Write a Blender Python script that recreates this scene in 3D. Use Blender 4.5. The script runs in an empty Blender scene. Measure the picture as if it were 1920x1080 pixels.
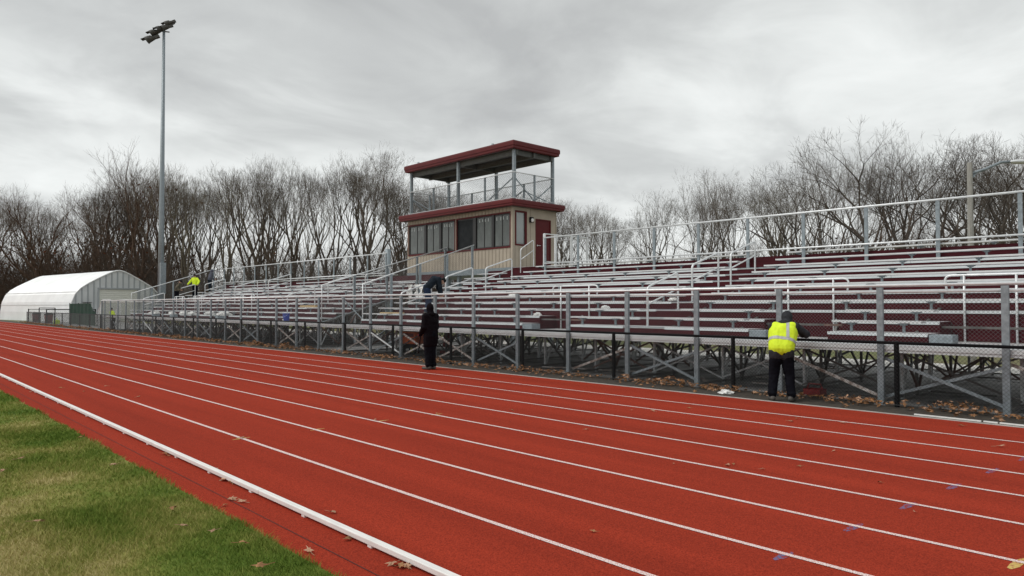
import bpy, math, random
import numpy as np
from mathutils import Vector, Matrix, noise
R = math.radians
random.seed(7)
rnd = random.random
def ru(a, b): return a + (b - a) * random.random()

scene = bpy.context.scene
COL = scene.collection
H = 1.72                       # eye height
CA, SA = math.cos(R(43.37)), math.sin(R(43.37))
F = 1320.0
def ratio(u):
    t = (u - 960.0) / F
    return (SA * t - CA) / (SA + CA * t)
def XatY(u, Y): return Y * ratio(u)
def ground(u, y):
    s = (y - 573.0) / (u + 287.0)
    Y = CA * H / s
    return Y * ratio(u), Y
def ud(u, d):                  # plan position from bearing and depth
    r = (u - 960.0) / F * d
    return -CA * d + SA * r, SA * d + CA * r

# ------------------------------------------------------------------ materials
MATS = {}
def mat(name, col, rough=0.6, metal=0.0, spec=0.5, var=0.0, scale=8.0, col2=None, bump=0.0, bscale=None,
        stretch=None, detail=4.0, lo=0.35, hi=0.65):
    m = bpy.data.materials.new(name); m.use_nodes = True
    nt = m.node_tree; b = nt.nodes['Principled BSDF']
    b.inputs['Roughness'].default_value = rough
    b.inputs['Metallic'].default_value = metal
    b.inputs['Specular IOR Level'].default_value = spec
    c1 = (*col, 1)
    if col2 is None:
        k = 1 - var if var else 1
        c2 = tuple(v * k for v in col) + (1,)
        c1 = tuple(min(1, v * (1 + var * .6)) for v in col) + (1,)
    else: c2 = (*col2, 1)
    tc = nt.nodes.new('ShaderNodeTexCoord'); geo = nt.nodes.new('ShaderNodeNewGeometry')
    mp = nt.nodes.new('ShaderNodeMapping'); nt.links.new(geo.outputs['Position'], mp.inputs['Vector'])
    if stretch: mp.inputs['Scale'].default_value = stretch
    if var or col2 is not None:
        n = nt.nodes.new('ShaderNodeTexNoise'); n.inputs['Scale'].default_value = scale
        n.inputs['Detail'].default_value = detail; n.inputs['Roughness'].default_value = .62
        nt.links.new(mp.outputs['Vector'], n.inputs['Vector'])
        r = nt.nodes.new('ShaderNodeValToRGB'); r.color_ramp.elements[0].position = lo; r.color_ramp.elements[1].position = hi
        r.color_ramp.elements[0].color = c2; r.color_ramp.elements[1].color = c1
        nt.links.new(n.outputs['Fac'], r.inputs['Fac']); nt.links.new(r.outputs['Color'], b.inputs['Base Color'])
    else:
        b.inputs['Base Color'].default_value = c1
    if bump:
        n2 = nt.nodes.new('ShaderNodeTexNoise'); n2.inputs['Scale'].default_value = bscale or scale
        n2.inputs['Detail'].default_value = 3
        nt.links.new(mp.outputs['Vector'], n2.inputs['Vector'])
        bp = nt.nodes.new('ShaderNodeBump'); bp.inputs['Strength'].default_value = bump; bp.inputs['Distance'].default_value = .02
        nt.links.new(n2.outputs['Fac'], bp.inputs['Height']); nt.links.new(bp.outputs['Normal'], b.inputs['Normal'])
    MATS[name] = m
    return m

M_alu   = mat('aluminium', (.68, .69, .70), .42, .35, var=.10, scale=3, stretch=(1, 6, 6))
M_nose  = mat('aluminium_nosing', (.62, .655, .67), .5, .15, var=.10, scale=2, stretch=(1, 6, 6))
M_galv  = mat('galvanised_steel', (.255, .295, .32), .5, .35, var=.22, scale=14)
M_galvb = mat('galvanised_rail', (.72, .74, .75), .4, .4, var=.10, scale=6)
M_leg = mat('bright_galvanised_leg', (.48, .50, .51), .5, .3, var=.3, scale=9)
M_frame = mat('weathered_steel', (.13, .125, .12), .6, .3, var=.4, scale=6)
M_frameb = mat('rusty_steel', (.16, .10, .085), .7, .15, var=.4, scale=6)
M_dirtybar = mat('mud_splashed_brace', (.52, .50, .48), .6, .2, col2=(.17, .12, .10), scale=11, lo=.38, hi=.6)
M_mar   = mat('maroon_paint', (.052, .006, .010), .6, 0, .15, var=.25, scale=1.5, stretch=(1, 5, 8))
M_red   = mat('dark_red_metal', (.105, .010, .011), .45, 0, .25, var=.12, scale=2)
M_door  = mat('red_door_paint', (.095, .010, .012), .5, 0, .2, var=.12, scale=2)
M_tan   = mat('tan_siding', (.41, .355, .285), .6, 0, .2, var=.10, scale=1.4)
M_tand  = mat('tan_siding_groove', (.30, .255, .20), .6)
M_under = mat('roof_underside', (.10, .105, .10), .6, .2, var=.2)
M_glass = mat('painted_reflection_glass', (.085, .097, .088), .04, 0, .8, col2=(.035, .040, .036), scale=1.5, stretch=(2, 2, .8), detail=8, lo=.3, hi=.7)  # mottled base colour imitates trees reflected in the glass
M_roomdark = mat('painted_interior_dark', (.010, .012, .014), .35, 0, .1, col2=(.02, .022, .024), scale=3)  # near-black colour painted for the unlit room behind the open window
M_sidegl = mat('side_window_glass', (.22, .24, .24), .06, 0, 1.0, var=.1, scale=.8)
M_wframe = mat('window_frame_dark', (.018, .017, .018), .4)
M_sticker = mat('pale_sticker', (.42, .46, .45), .6)
M_black = mat('black_coating', (.008, .008, .009), .5, 0, .12)
M_wire  = mat('black_wire', (.018, .018, .018), .5, 0)
M_gwire = mat('galvanised_wire', (.10, .105, .105), .6, .2)
M_white = mat('white_sheet_metal', (.88, .90, .90), .5, .05, var=.07, scale=.6, detail=6)
M_panel = mat('pale_grey_panel', (.74, .77, .78), .5, .1, var=.07, scale=.7)
M_panelr = mat('mid_grey_panel_rib', (.42, .45, .47), .5, .1)  # darker grey than the panels, for ribs and door frame
M_rolldoor = mat('roll_door', (.78, .79, .73), .55, var=.06)
M_green = mat('green_windscreen', (.006, .035, .02), .8, var=.4, scale=3)
M_conc  = mat('concrete', (.42, .40, .37), .85, var=.18, scale=3, bump=.2, bscale=20)
M_path = mat('pale_concrete', (.72, .70, .66), .85, var=.15, scale=2)
M_cpole = mat('weathered_concrete_pole', (.33, .32, .29), .85, var=.2, scale=5, stretch=(3, 3, .5))
M_lampd = mat('floodlight_housing', (.055, .055, .05), .6, var=.3)
M_curb = mat('white_painted_aluminium', (.78, .765, .74), .5, .05, var=.10, scale=4, stretch=(1, 8, 8))
M_plast = mat('white_plastic', (.74, .74, .72), .5, var=.08)
M_wood  = mat('pine_board', (.58, .42, .22), .7, var=.15, scale=9, stretch=(1, 8, 8))
M_blue  = mat('blue_plastic', (.015, .04, .30), .4)
M_orange = mat('orange_paint', (.75, .15, .03), .5, var=.3)
M_redp  = mat('red_plastic', (.16, .012, .012), .5, var=.3)
M_yel   = mat('yellow_paint', (.5, .40, .04), .5)
M_rubber = mat('rubber', (.02, .02, .02), .8)
M_skin  = mat('skin', (.40, .24, .17), .55, var=.08)
M_jblack = mat('black_jacket_cloth', (.007,.005,.007), .85, 0, .08, var=.3, scale=14)
M_pants = mat('black_trousers_cloth', (.006,.0065,.010), .85, 0, .08, var=.3, scale=14)
M_hood  = mat('charcoal_hoodie_cloth', (.035, .037, .042), .9, 0, .08, var=.25, scale=20)
M_vest  = mat('hi_vis_yellow', (.66, .86, .02), .75, var=.08, scale=9, bump=.5, bscale=14)
M_refl  = mat('reflective_tape', (.40, .41, .42), .5)
M_shoe  = mat('boot_leather', (.075, .068, .06), .7, var=.3)
M_jeans = mat('blue_jeans', (.02, .032, .065), .9, 0, .08, var=.3, scale=16)
M_navy  = mat('navy_jacket_cloth', (.014, .02, .028), .85, 0, .08, var=.3)
M_camo  = mat('camouflage_cloth', (.13, .11, .075), .9, col2=(.04, .04, .028), scale=9, lo=.45, hi=.55)
M_grhood = mat('grey_hoodie_cloth', (.095, .10, .125), .9, 0, .08, var=.2)
M_eye   = mat('dark_eye', (.01, .01, .01), .3)
M_redglove = mat('red_glove', (.55, .04, .05), .7)
M_bark  = mat('bark', (.16, .135, .108), .9, 0, .1, col2=(.085, .07, .056), scale=1.8)
M_barkd = mat('dark_bark', (.12, .10, .082), .9, 0, .1, col2=(.06, .05, .042), scale=1.8)
M_barkr = mat('reddish_bark', (.125, .085, .062), .9, 0, .1, col2=(.06, .042, .032), scale=1.8)
M_barkg = mat('mossy_bark', (.18, .16, .12), .9, 0, .1, col2=(.095, .08, .06), scale=1.2)
M_leafr = mat('russet_leaf', (.13, .045, .022), .9, 0, .08, col2=(.07, .03, .016), scale=.8)
M_leaf  = mat('dry_oak_leaf', (.36, .19, .09), .8, 0, .15, col2=(.16, .08, .04), scale=7)
M_leafp = mat('pale_dry_leaf', (.46, .27, .17), .75, col2=(.33, .19, .11), scale=16)

def attr_mat(name, ramp, rough=.85):
    """colour picked per blade by a stored random value mixed with soft patches of the lawn itself"""
    m = bpy.data.materials.new(name); m.use_nodes = True; nt = m.node_tree; b = nt.nodes['Principled BSDF']
    b.inputs['Roughness'].default_value = rough; b.inputs['Specular IOR Level'].default_value = .1
    geo = nt.nodes.new('ShaderNodeNewGeometry')
    n = nt.nodes.new('ShaderNodeTexNoise'); n.inputs['Scale'].default_value = .85; n.inputs['Detail'].default_value = 5; n.inputs['Roughness'].default_value = .6
    nt.links.new(geo.outputs['Position'], n.inputs['Vector'])
    a = nt.nodes.new('ShaderNodeAttribute'); a.attribute_name = 'tone'
    sep = nt.nodes.new('ShaderNodeSeparateXYZ'); nt.links.new(geo.outputs['Position'], sep.inputs[0])
    # the strip along the track is greener, the middle of the infield drier
    mr = nt.nodes.new('ShaderNodeMapRange'); mr.inputs['From Min'].default_value = 1.95; mr.inputs['From Max'].default_value = .7
    mr.inputs['To Min'].default_value = -.16; mr.inputs['To Max'].default_value = .05
    nt.links.new(sep.outputs['Y'], mr.inputs['Value'])
    m1 = nt.nodes.new('ShaderNodeMath'); m1.operation = 'MULTIPLY_ADD'; m1.inputs[1].default_value = .34; nt.links.new(a.outputs['Fac'], m1.inputs[0])
    nt.links.new(n.outputs['Fac'], m1.inputs[2])
    m2 = nt.nodes.new('ShaderNodeMath'); m2.operation = 'ADD'; nt.links.new(m1.outputs[0], m2.inputs[0]); nt.links.new(mr.outputs[0], m2.inputs[1])
    r = nt.nodes.new('ShaderNodeValToRGB'); r.color_ramp.elements[0].position = ramp[0][0]; r.color_ramp.elements[0].color = (*ramp[0][1], 1)
    r.color_ramp.elements[1].position = ramp[-1][0]; r.color_ramp.elements[1].color = (*ramp[-1][1], 1)
    for p, c in ramp[1:-1]:
        e = r.color_ramp.elements.new(p); e.color = (*c, 1)
    nt.links.new(m2.outputs[0], r.inputs['Fac']); nt.links.new(r.outputs['Color'], b.inputs['Base Color'])
    return m
GR = [(.24, (.11, .175, .026)), (.37, (.19, .235, .045)), (.50, (.32, .30, .09)), (.66, (.52, .43, .21))]
M_blade = attr_mat('grass_blades', GR)
M_lawn = attr_mat('lawn_ground', [(p, tuple(v * .75 for v in c)) for p, c in GR])

# track surface: fine rubber granules, faint tonal drift
def track_mat():
    m = bpy.data.materials.new('red_rubber_track'); m.use_nodes = True; nt = m.node_tree; b = nt.nodes['Principled BSDF']
    b.inputs['Roughness'].default_value = .95; b.inputs['Specular IOR Level'].default_value = .06
    geo = nt.nodes.new('ShaderNodeNewGeometry')
    def nz(s, d, ro=.6):
        n = nt.nodes.new('ShaderNodeTexNoise'); n.inputs['Scale'].default_value = s; n.inputs['Detail'].default_value = d; n.inputs['Roughness'].default_value = ro
        nt.links.new(geo.outputs['Position'], n.inputs['Vector']); return n
    a, c, w = nz(95, 2, .8), nz(.45, 5), nz(260, 1, .9)
    r1 = nt.nodes.new('ShaderNodeValToRGB'); r1.color_ramp.elements[0].position = .30; r1.color_ramp.elements[1].position = .66
    r1.color_ramp.elements[0].color = (.160, .018, .010, 1); r1.color_ramp.elements[1].color = (.38, .046, .022, 1)
    nt.links.new(a.outputs['Fac'], r1.inputs['Fac'])
    r2 = nt.nodes.new('ShaderNodeValToRGB'); r2.color_ramp.elements[0].position = .3; r2.color_ramp.elements[1].position = .7
    r2.color_ramp.elements[0].color = (.84, .83, .84, 1); r2.color_ramp.elements[1].color = (1.08, 1.06, 1.04, 1)
    nt.links.new(c.outputs['Fac'], r2.inputs['Fac'])
    mp = nt.nodes.new('ShaderNodeMapping'); mp.inputs['Scale'].default_value = (.12, 2.2, 1); nt.links.new(geo.outputs['Position'], mp.inputs['Vector'])
    nt.links.new(mp.outputs[0], c.inputs['Vector']); c.inputs['Scale'].default_value = 1.0
    mx = nt.nodes.new('ShaderNodeMix'); mx.data_type = 'RGBA'; mx.blend_type = 'MULTIPLY'; mx.inputs['Factor'].default_value = 1
    nt.links.new(r1.outputs['Color'], mx.inputs[6]); nt.links.new(r2.outputs['Color'], mx.inputs[7])
    nt.links.new(mx.outputs[2], b.inputs['Base Color'])
    bp = nt.nodes.new('ShaderNodeBump'); bp.inputs['Strength'].default_value = .5; bp.inputs['Distance'].default_value = .006
    nt.links.new(a.outputs['Fac'], bp.inputs['Height']); nt.links.new(bp.outputs['Normal'], b.inputs['Normal'])
    return m
M_track = track_mat()
M_line = mat('worn_white_paint', (.74, .66, .64), .75, col2=(.40, .10, .07), scale=110, lo=.40, hi=.52, detail=3)
M_bluem = mat('worn_blue_paint', (.11, .14, .27), .95, 0, .05, col2=(.30, .038, .022), scale=40, lo=.44, hi=.60)
M_yelm = mat('worn_yellow_paint', (.55, .38, .10), .75, col2=(.30, .05, .03), scale=45, lo=.38, hi=.52)
M_gravel = mat('dark_wet_gravel', (.34, .34, .335), .6, col2=(.085, .085, .085), scale=2.2, bump=.5, bscale=40, detail=8)
M_soil = mat('dark_soil', (.06, .048, .035), .9, col2=(.025, .02, .016), scale=9, bump=.5, bscale=30)
M_field = mat('far_turf', (.10, .13, .035), .95, col2=(.16, .13, .065), scale=.25, detail=8)
M_floor = mat('woodland_floor', (.09, .06, .035), .95, col2=(.05, .035, .022), scale=1.2, detail=8)

# ------------------------------------------------------------------ mesh builder
class MB:
    def __init__(s): s.v = []; s.f = []; s.m = []; s.mi = 0
    def quad(s, a, b, c, d):
        n = len(s.v); s.v += [tuple(a), tuple(b), tuple(c), tuple(d)]; s.f.append((n, n+1, n+2, n+3)); s.m.append(s.mi)
    def poly(s, pts):
        n = len(s.v); s.v += [tuple(p) for p in pts]; s.f.append(tuple(range(n, n+len(pts)))); s.m.append(s.mi)
    def box(s, x0, x1, y0, y1, z0, z1):
        n = len(s.v)
        s.v += [(x0,y0,z0),(x1,y0,z0),(x1,y1,z0),(x0,y1,z0),(x0,y0,z1),(x1,y0,z1),(x1,y1,z1),(x0,y1,z1)]
        for f in ((0,3,2,1),(4,5,6,7),(0,1,5,4),(1,2,6,5),(2,3,7,6),(3,0,4,7)): s.f.append(tuple(n+i for i in f)); s.m.append(s.mi)
        return s
    def bar(s, a, b, w, h=None, up=(0,0,1)):
        """square bar from a to b"""
        h = h or w; a = Vector(a); b = Vector(b); d = (b-a).normalized(); u = Vector(up)
        if abs(d.dot(u)) > .98: u = Vector((0,1,0))
        r = d.cross(u).normalized() * w/2; t = r.cross(d).normalized() * h/2
        n = len(s.v)
        for p in (a, b): s.v += [tuple(p-r-t), tuple(p+r-t), tuple(p+r+t), tuple(p-r+t)]
        for f in ((0,1,2,3),(7,6,5,4),(0,4,5,1),(1,5,6,2),(2,6,7,3),(3,7,4,0)): s.f.append(tuple(n+i for i in f)); s.m.append(s.mi)
        return s
    def tube(s, pts, rad, n=8, caps=True):
        P = [Vector(p) for p in pts]; k = len(P); base = len(s.v)
        rs = rad if isinstance(rad, (list, tuple)) else [rad]*k
        T = [(P[min(i+1, k-1)] - P[max(i-1, 0)]).normalized() for i in range(k)]
        ref = Vector((0,0,1)) if abs(T[0].z) < .9 else Vector((1,0,0))
        for i in range(k):
            r = T[i].cross(ref)
            if r.length < 1e-4: r = T[i].cross(Vector((0,1,0)))
            r.normalize(); u = r.cross(T[i]); ref = u if i < k-1 else ref
            for j in range(n):
                a = 2*math.pi*j/n
                s.v.append(tuple(P[i] + (r*math.cos(a) + u*math.sin(a))*rs[i]))
        for i in range(k-1):
            for j in range(n):
                s.f.append((base+i*n+j, base+i*n+(j+1)%n, base+(i+1)*n+(j+1)%n, base+(i+1)*n+j)); s.m.append(s.mi)
        if caps:
            s.f.append(tuple(base+j for j in reversed(range(n)))); s.m.append(s.mi)
            s.f.append(tuple(base+(k-1)*n+j for j in range(n))); s.m.append(s.mi)
        return s
    def ell(s, c, r, seg=12, rings=8, rot=None):
        c = Vector(c); base = len(s.v)
        for i in range(1, rings):
            th = math.pi*i/rings
            for j in range(seg):
                a = 2*math.pi*j/seg
                p = Vector((r[0]*math.sin(th)*math.cos(a), r[1]*math.sin(th)*math.sin(a), r[2]*math.cos(th)))
                if rot: p = rot @ p
                s.v.append(tuple(c+p))
        tp = Vector((0,0,r[2])); bt = Vector((0,0,-r[2]))
        if rot: tp = rot @ tp; bt = rot @ bt
        s.v += [tuple(c+tp), tuple(c+bt)]; t0 = len(s.v)-2
        for i in range(rings-2):
            for j in range(seg):
                s.f.append((base+i*seg+j, base+(i+1)*seg+j, base+(i+1)*seg+(j+1)%seg, base+i*seg+(j+1)%seg)); s.m.append(s.mi)
        for j in range(seg):
            s.f.append((t0, base+j, base+(j+1)%seg)); s.m.append(s.mi)
            s.f.append((t0+1, base+(rings-2)*seg+(j+1)%seg, base+(rings-2)*seg+j)); s.m.append(s.mi)
        return s
    def cap(s, a, b, ra, rb, n=12):
        """tapered capsule"""
        s.tube([a, b], [ra, rb], n); s.ell(a, (ra,)*3, n, 8); s.ell(b, (rb,)*3, n, 8); return s
    def mesh(s, name, mats):
        me = bpy.data.meshes.new(name); me.from_pydata(s.v, [], s.f)
        mats = mats if isinstance(mats, (list, tuple)) else [mats]
        for m in mats: me.materials.append(m)
        if len(mats) > 1: me.polygons.foreach_set('material_index', s.m)
        me.update(); return me
    def build(s, name, mats, parent=None, smooth=False, loc=None):
        me = s.mesh(name, mats)
        if smooth: me.polygons.foreach_set('use_smooth', [True]*len(me.polygons))
        return link(name, me, parent, loc)
def link(name, me, parent=None, loc=None):
    """link a mesh object; geometry is in world coordinates unless loc is given, and re-based on its parent"""
    o = bpy.data.objects.new(name, me); COL.objects.link(o)
    if parent is not None:
        o.parent = parent
        base = world_loc(parent)
        if loc is None: o.location = -base
        else: o.location = Vector(loc) - base
    elif loc is not None: o.location = loc
    return o
def world_loc(o):
    p = Vector((0,0,0))
    while o is not None: p += o.location; o = o.parent
    return p
def tag(o, label=None, cat=None, group=None, kind=None):
    if label: o['label'] = label
    if cat: o['category'] = cat
    if group: o['group'] = group
    if kind: o['kind'] = kind
    return o
def thing(name, label, cat, loc=(0,0,0), group=None):
    o = bpy.data.objects.new(name, None); COL.objects.link(o); o.location = loc; o.empty_display_size = .2
    return tag(o, label, cat, group)
def smooth(o):
    o.data.polygons.foreach_set('use_smooth', [True]*len(o.data.polygons)); return o
def bevel(o, w=.01, seg=2):
    m = o.modifiers.new('bevel', 'BEVEL'); m.width = w; m.segments = seg; m.limit_method = 'ANGLE'; return o

def chain(mb, p0, du, L, Hh, k, step, w):
    """diagonal wires filling a panel that starts at p0, runs L along plan vector du with slope k, height Hh"""
    p0 = Vector(p0); du = Vector((du[0], du[1], k)); up = Vector((0,0,1))
    nrm = Vector((-du[1], du[0], 0)).normalized() * .002
    def P(s, z, sd): return p0 + du*s + up*z + nrm*sd
    c = -Hh
    while c < L:
        for sgn in (1, -1):
            s0, s1 = c, c+Hh; z0, z1 = (0, Hh) if sgn > 0 else (Hh, 0)
            if s0 < 0: z0 = z0 + (z1-z0)*(-s0)/Hh; s0 = 0
            if s1 > L: z1 = z1 - (z1-z0)*(s1-L)/(s1-s0) if s1 > s0 else z1; s1 = L
            if s1 - s0 > .01:
                a, b = P(s0, z0, sgn), P(s1, z1, sgn)
                mb.tube([a, b], w/2, 3, caps=False)
        c += step

RUN, RISE = .719, .21
def seatY(k): return 14.45 + RUN*(k-1)
def seatZ(k): return 3.36 if k == 10 else 1.430 + RISE*(k-1)
def deckZ(k): return 1.20 + RISE*(k-1) if k > 0 else 1.02
def noseY(k): return seatY(k) - .10
# ------------------------------------------------------------------ people
def solid(mb, vox, name, m, parent, wr=0.0, ws=9.0, sm=6):
    """fuse overlapping volumes to ONE continuous surface, relax it and add cloth folds"""
    me = mb.mesh('tmp', m); o = bpy.data.objects.new('tmp', me); COL.objects.link(o)
    rm = o.modifiers.new('r', 'REMESH'); rm.mode = 'VOXEL'; rm.voxel_size = vox
    s = o.modifiers.new('s', 'SMOOTH'); s.factor = .6; s.iterations = sm
    dg = bpy.context.evaluated_depsgraph_get(); dg.update(); ev = o.evaluated_get(dg); nm = bpy.data.meshes.new_from_object(ev)
    bpy.data.objects.remove(o); bpy.data.meshes.remove(me)
    if wr:
        nrs = [v.normal.copy() for v in nm.vertices]
        for v, nr in zip(nm.vertices, nrs):
            q = v.co*ws; v.co += nr*wr*(noise.noise(Vector((q.x, q.y, q.z*.55)))+.5*noise.noise(q*2.3))
    nm.materials.clear(); nm.materials.append(m); nm.name = name
    nm.polygons.foreach_set('use_smooth', [True]*len(nm.polygons)); nm.update()
    return link(name, nm, parent, world_loc(parent))
def hand(mb, w, fd, side, curl=.5, nrm=None):
    """palm, four unequal bent fingers and a thumb from wrist w along fd; side points to the thumb"""
    w = Vector(w); f = Vector(fd).normalized(); s = Vector(side); s = (s - f*s.dot(f)).normalized(); n = f.cross(s)
    if nrm is not None and n.dot(Vector(nrm)) < 0: n = -n
    for k in range(4):
        kn = w + f*.088 + s*(.033-.023*k); mb.cap(w+s*(.012-.008*k)+f*.01, kn, .017, .0125, 8)
        L = (.068, .076, .070, .054)[k]; d1 = (f*math.cos(curl)+n*math.sin(curl)); d2 = (f*math.cos(curl*2.1)+n*math.sin(curl*2.1)); d3 = (f*math.cos(curl*2.9)+n*math.sin(curl*2.9))
        a = kn+d1*L*.48; c = a+d2*L*.32; e = c+d3*L*.25
        mb.cap(kn, a, .0105, .0095, 8); mb.cap(a, c, .0095, .0088, 8); mb.cap(c, e, .0088, .008, 8)
    t0 = w+f*.03+s*.026; t1 = t0+(f*.55+s*.75+n*.25).normalized()*.042; t2 = t1+(f*.9+s*.25+n*.4).normalized()*.034
    mb.cap(t0, t1, .014, .011, 8); mb.cap(t1, t2, .011, .009, 8)
def person(label, loc, J, look, vox=.008, coat=None, pants=None, hood=None, shoe=None, vest=None, bulk=1.0, hat=None, group=None, gloves=None, long_coat=0.0):
    """J: joints in local coordinates (x = the person's right ... given in world axes), z up from the ground"""
    t = thing('person', label, 'person', loc, group)
    L = lambda k: Vector(J[k])
    look = Vector(look).normalized(); up = Vector((0,0,1)); hd = L('head'); nk = L('neck'); hp = L('hip'); ch = L('chest')
    rt_ = look.cross(Vector((0,0,1))).normalized()
    hup = rt_.cross(look).normalized()
    rot = Matrix((rt_, look, hup)).transposed()
    b = MB()
    b.ell(hd, (.074, .092, .112), 16, 12, rot); b.ell(hd+look*.03-hup*.06, (.052, .055, .05), 12, 8, rot)
    b.cap(hd+look*.088+hup*.01, hd+look*.104-hup*.022, .010, .014, 8)           # nose
    b.cap(hd+look*.086-hup*.056+rt_*.016, hd+look*.086-hup*.056-rt_*.016, .009, .009, 8)   # lips
    for sg in (1, -1):
        b.ell(hd+rt_*sg*.077-hup*.005, (.012, .022, .032), 8, 6, rot); b.ell(hd+look*.082+rt_*sg*.03+hup*.028, (.022, .01, .008), 8, 6, rot)
    b.cap(hd-hup*.07-look*.015, nk, .056, .062)
    b.cap(nk, ch, .075, .135); b.cap(ch, hp, .125, .125)
    for s in 'LR':
        sh, el, wr = L('sh'+s), L('el'+s), L('wr'+s)
        b.cap(ch+up*.06, sh, .10, .062); b.cap(sh, el, .052, .040); b.cap(el, wr, .040, .027)
        hand(b, wr, J['hd'+s], J['th'+s], J.get('curl', .5))
        hj, kn, an, to = L('hj'+s), L('kn'+s), L('an'+s), L('to'+s)
        b.cap(hp, hj, .12, .09); b.cap(hj, kn, .085, .058); b.cap(kn, an, .055, .04); b.cap(an-up*.02, to, .04, .03)
    solid(b, vox, 'body', M_skin, t, sm=3)
    for sg in (1, -1):
        e = MB(); e.ell(hd+look*.083+rt_*sg*.03+hup*.012, (.012,.008,.009), 8, 6, rot); e.build('eye', M_eye, t, True, world_loc(t))
    k = bulk
    hipdir = (L('hjR')-L('hjL')).normalized(); shdir = (L('shR')-L('shL')).normalized()
    # jacket: torso wider than deep
    b = MB()
    for q in (-1, 0, 1):
        b.cap(ch+shdir*q*.085, hp+hipdir*q*.07+up*.02, .120*k, .116*k)
    b.cap(nk+up*.0, ch, .082*k, .13*k)
    for s in 'LR':
        sh, el, wr = L('sh'+s), L('el'+s), L('wr'+s)
        b.cap(ch+up*.05, sh, .11*k, .082*k); b.cap(sh, el, .078*k, .066*k); b.cap(el, wr, .066*k, .050*k); b.ell(el, (.072*k,)*3)
        if long_coat: 
            hj, kn = L('hj'+s), L('kn'+s); b.cap(hj, hj.lerp(kn, long_coat), .117*k, .113*k)
    jk = solid(b, vox*1.4, 'jacket', coat, t, .010, 8)
    b = MB()
    for q in (-1, 1): b.cap(hp+up*.03, L('hj'+('R' if q > 0 else 'L')), .125*k, .112*k)
    for s in 'LR':
        hj, kn, an = L('hj'+s), L('kn'+s), L('an'+s)
        b.cap(hj, kn, .108*k, .083*k); b.cap(kn, an+up*.03, .083*k, .068*k); b.ell(an+up*.05, (.078*k, .078*k, .05))
    solid(b, vox*1.4, 'trousers', pants, t, .012, 9)
    b = MB()
    for s in 'LR':
        an, to = L('an'+s), L('to'+s); d = (to-an); d.z = 0; d.normalize()
        a0 = Vector((an.x, an.y, .045))-d*.05; b.cap(a0, Vector((to.x, to.y, .038))+d*.03, .05, .04); b.cap(an, a0+d*.05, .055, .05)
        b.cap(a0+Vector((0,0,-.018)), Vector((to.x, to.y, .022))+d*.04, .03, .028)
    for v_i, v in enumerate(b.v): b.v[v_i] = (v[0], v[1], max(v[2], .002))
    solid(b, vox*1.2, 'shoes', shoe or M_shoe, t, 0, sm=2)
    if hood:
        b = MB(); b.ell(hd+hup*.012-look*.022, (.098,.112,.135), 16, 12, rot); b.cap(hd-hup*.09-look*.035, nk-look*.02, .09, .10); b.ell(nk-look*.06, (.12,.08,.07), 12, 8, rot)
        solid(b, vox*1.2, 'hood', hood, t, .006, 10, sm=3)
    if hat:
        b = MB(); b.ell(hd+hup*.045-look*.005, (.088,.105,.092), 16, 12, rot); solid(b, vox, 'cap', hat, t, .002, sm=2)
    if vest:
        b = MB(); kk = k*1.22
        for q in (-1, 0, 1): b.cap(ch+shdir*q*.09, hp.lerp(ch, .06)+hipdir*q*.066, .121*kk, .117*kk)
        for s in 'LR': b.cap(ch+up*.05, ch.lerp(L('sh'+s), .72)+up*.03, .105*kk, .072*kk)
        v = solid(b, vox*1.3, 'vest', vest, t, .005, 9)
        # reflective tape: belt and shoulder strap picked from the vest surface, lifted a little
        me = v.data; axis = (nk-hp).normalized(); mid = hp.lerp(ch, .42)
        def strip(test):
            s = MB()
            for p in me.polygons:
                c = p.center
                if test(c): s.poly([me.vertices[i].co + me.vertices[i].normal*.004 for i in p.vertices])
            if s.v: smooth(s.build('reflective_tape', M_refl, v, loc=world_loc(t)))
        strip(lambda c: abs((c-mid).dot(axis)) < .028)
        for sg in (1,): strip(lambda c: abs((c-mid).dot(shdir)-sg*.10) < .026 and (c-mid).dot(axis) > .02)
    if gloves:
        b = MB()
        for s in gloves[1]: 
            w = L('wr'+s); n0 = len(b.v); hand(b, w, J['hd'+s], J['th'+s], J.get('curl', .5)); b.cap(w, w+Vector(J['hd'+s]).normalized()*.08, .045, .042)
        solid(b, vox, 'gloves', gloves[0], t, sm=1)
    return t
def frame(fw):
    f = Vector((fw[0], fw[1], 0)).normalized(); r = f.cross(Vector((0,0,1)))
    return lambda rr, ff, z: tuple(r*rr + f*ff + Vector((0,0,z)))
def stand_pose(fw, h=1.75, lean=0.0, arms='down', spread=.11):
    q = frame(fw); s = h/1.75
    J = dict(hip=q(0,0,.95*s), chest=q(0,lean*.6,1.27*s), neck=q(0,lean,1.46*s), head=q(0,lean+.03,1.62*s))
    for S, g in (('L',-1),('R',1)):
        J['sh'+S] = q(g*.185, lean, 1.41*s); J['hj'+S] = q(g*.09, 0, .90*s); J['kn'+S] = q(g*spread, .03, .49*s); J['an'+S] = q(g*(spread+.02), 0, .09*s); J['to'+S] = q(g*(spread+.05), .15, .03)
        if arms == 'down': J['el'+S] = q(g*.25, -.02, 1.13*s); J['wr'+S] = q(g*.26, .06, .88*s); J['hd'+S] = q(0,.1,-1); J['th'+S] = q(0,1,.1)
        elif arms == 'front': J['el'+S] = q(g*.24, .04, 1.13*s); J['wr'+S] = q(g*.14, .27, 1.02*s); J['hd'+S] = q(-g*.5,1,-.1); J['th'+S] = q(0,.1,1)
        elif arms == 'out': J['el'+S] = q(g*.36, .05, 1.22*s); J['wr'+S] = q(g*.42, .22, 1.02*s); J['hd'+S] = q(0,.4,-1); J['th'+S] = q(0,1,.3)
    return J, q
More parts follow.
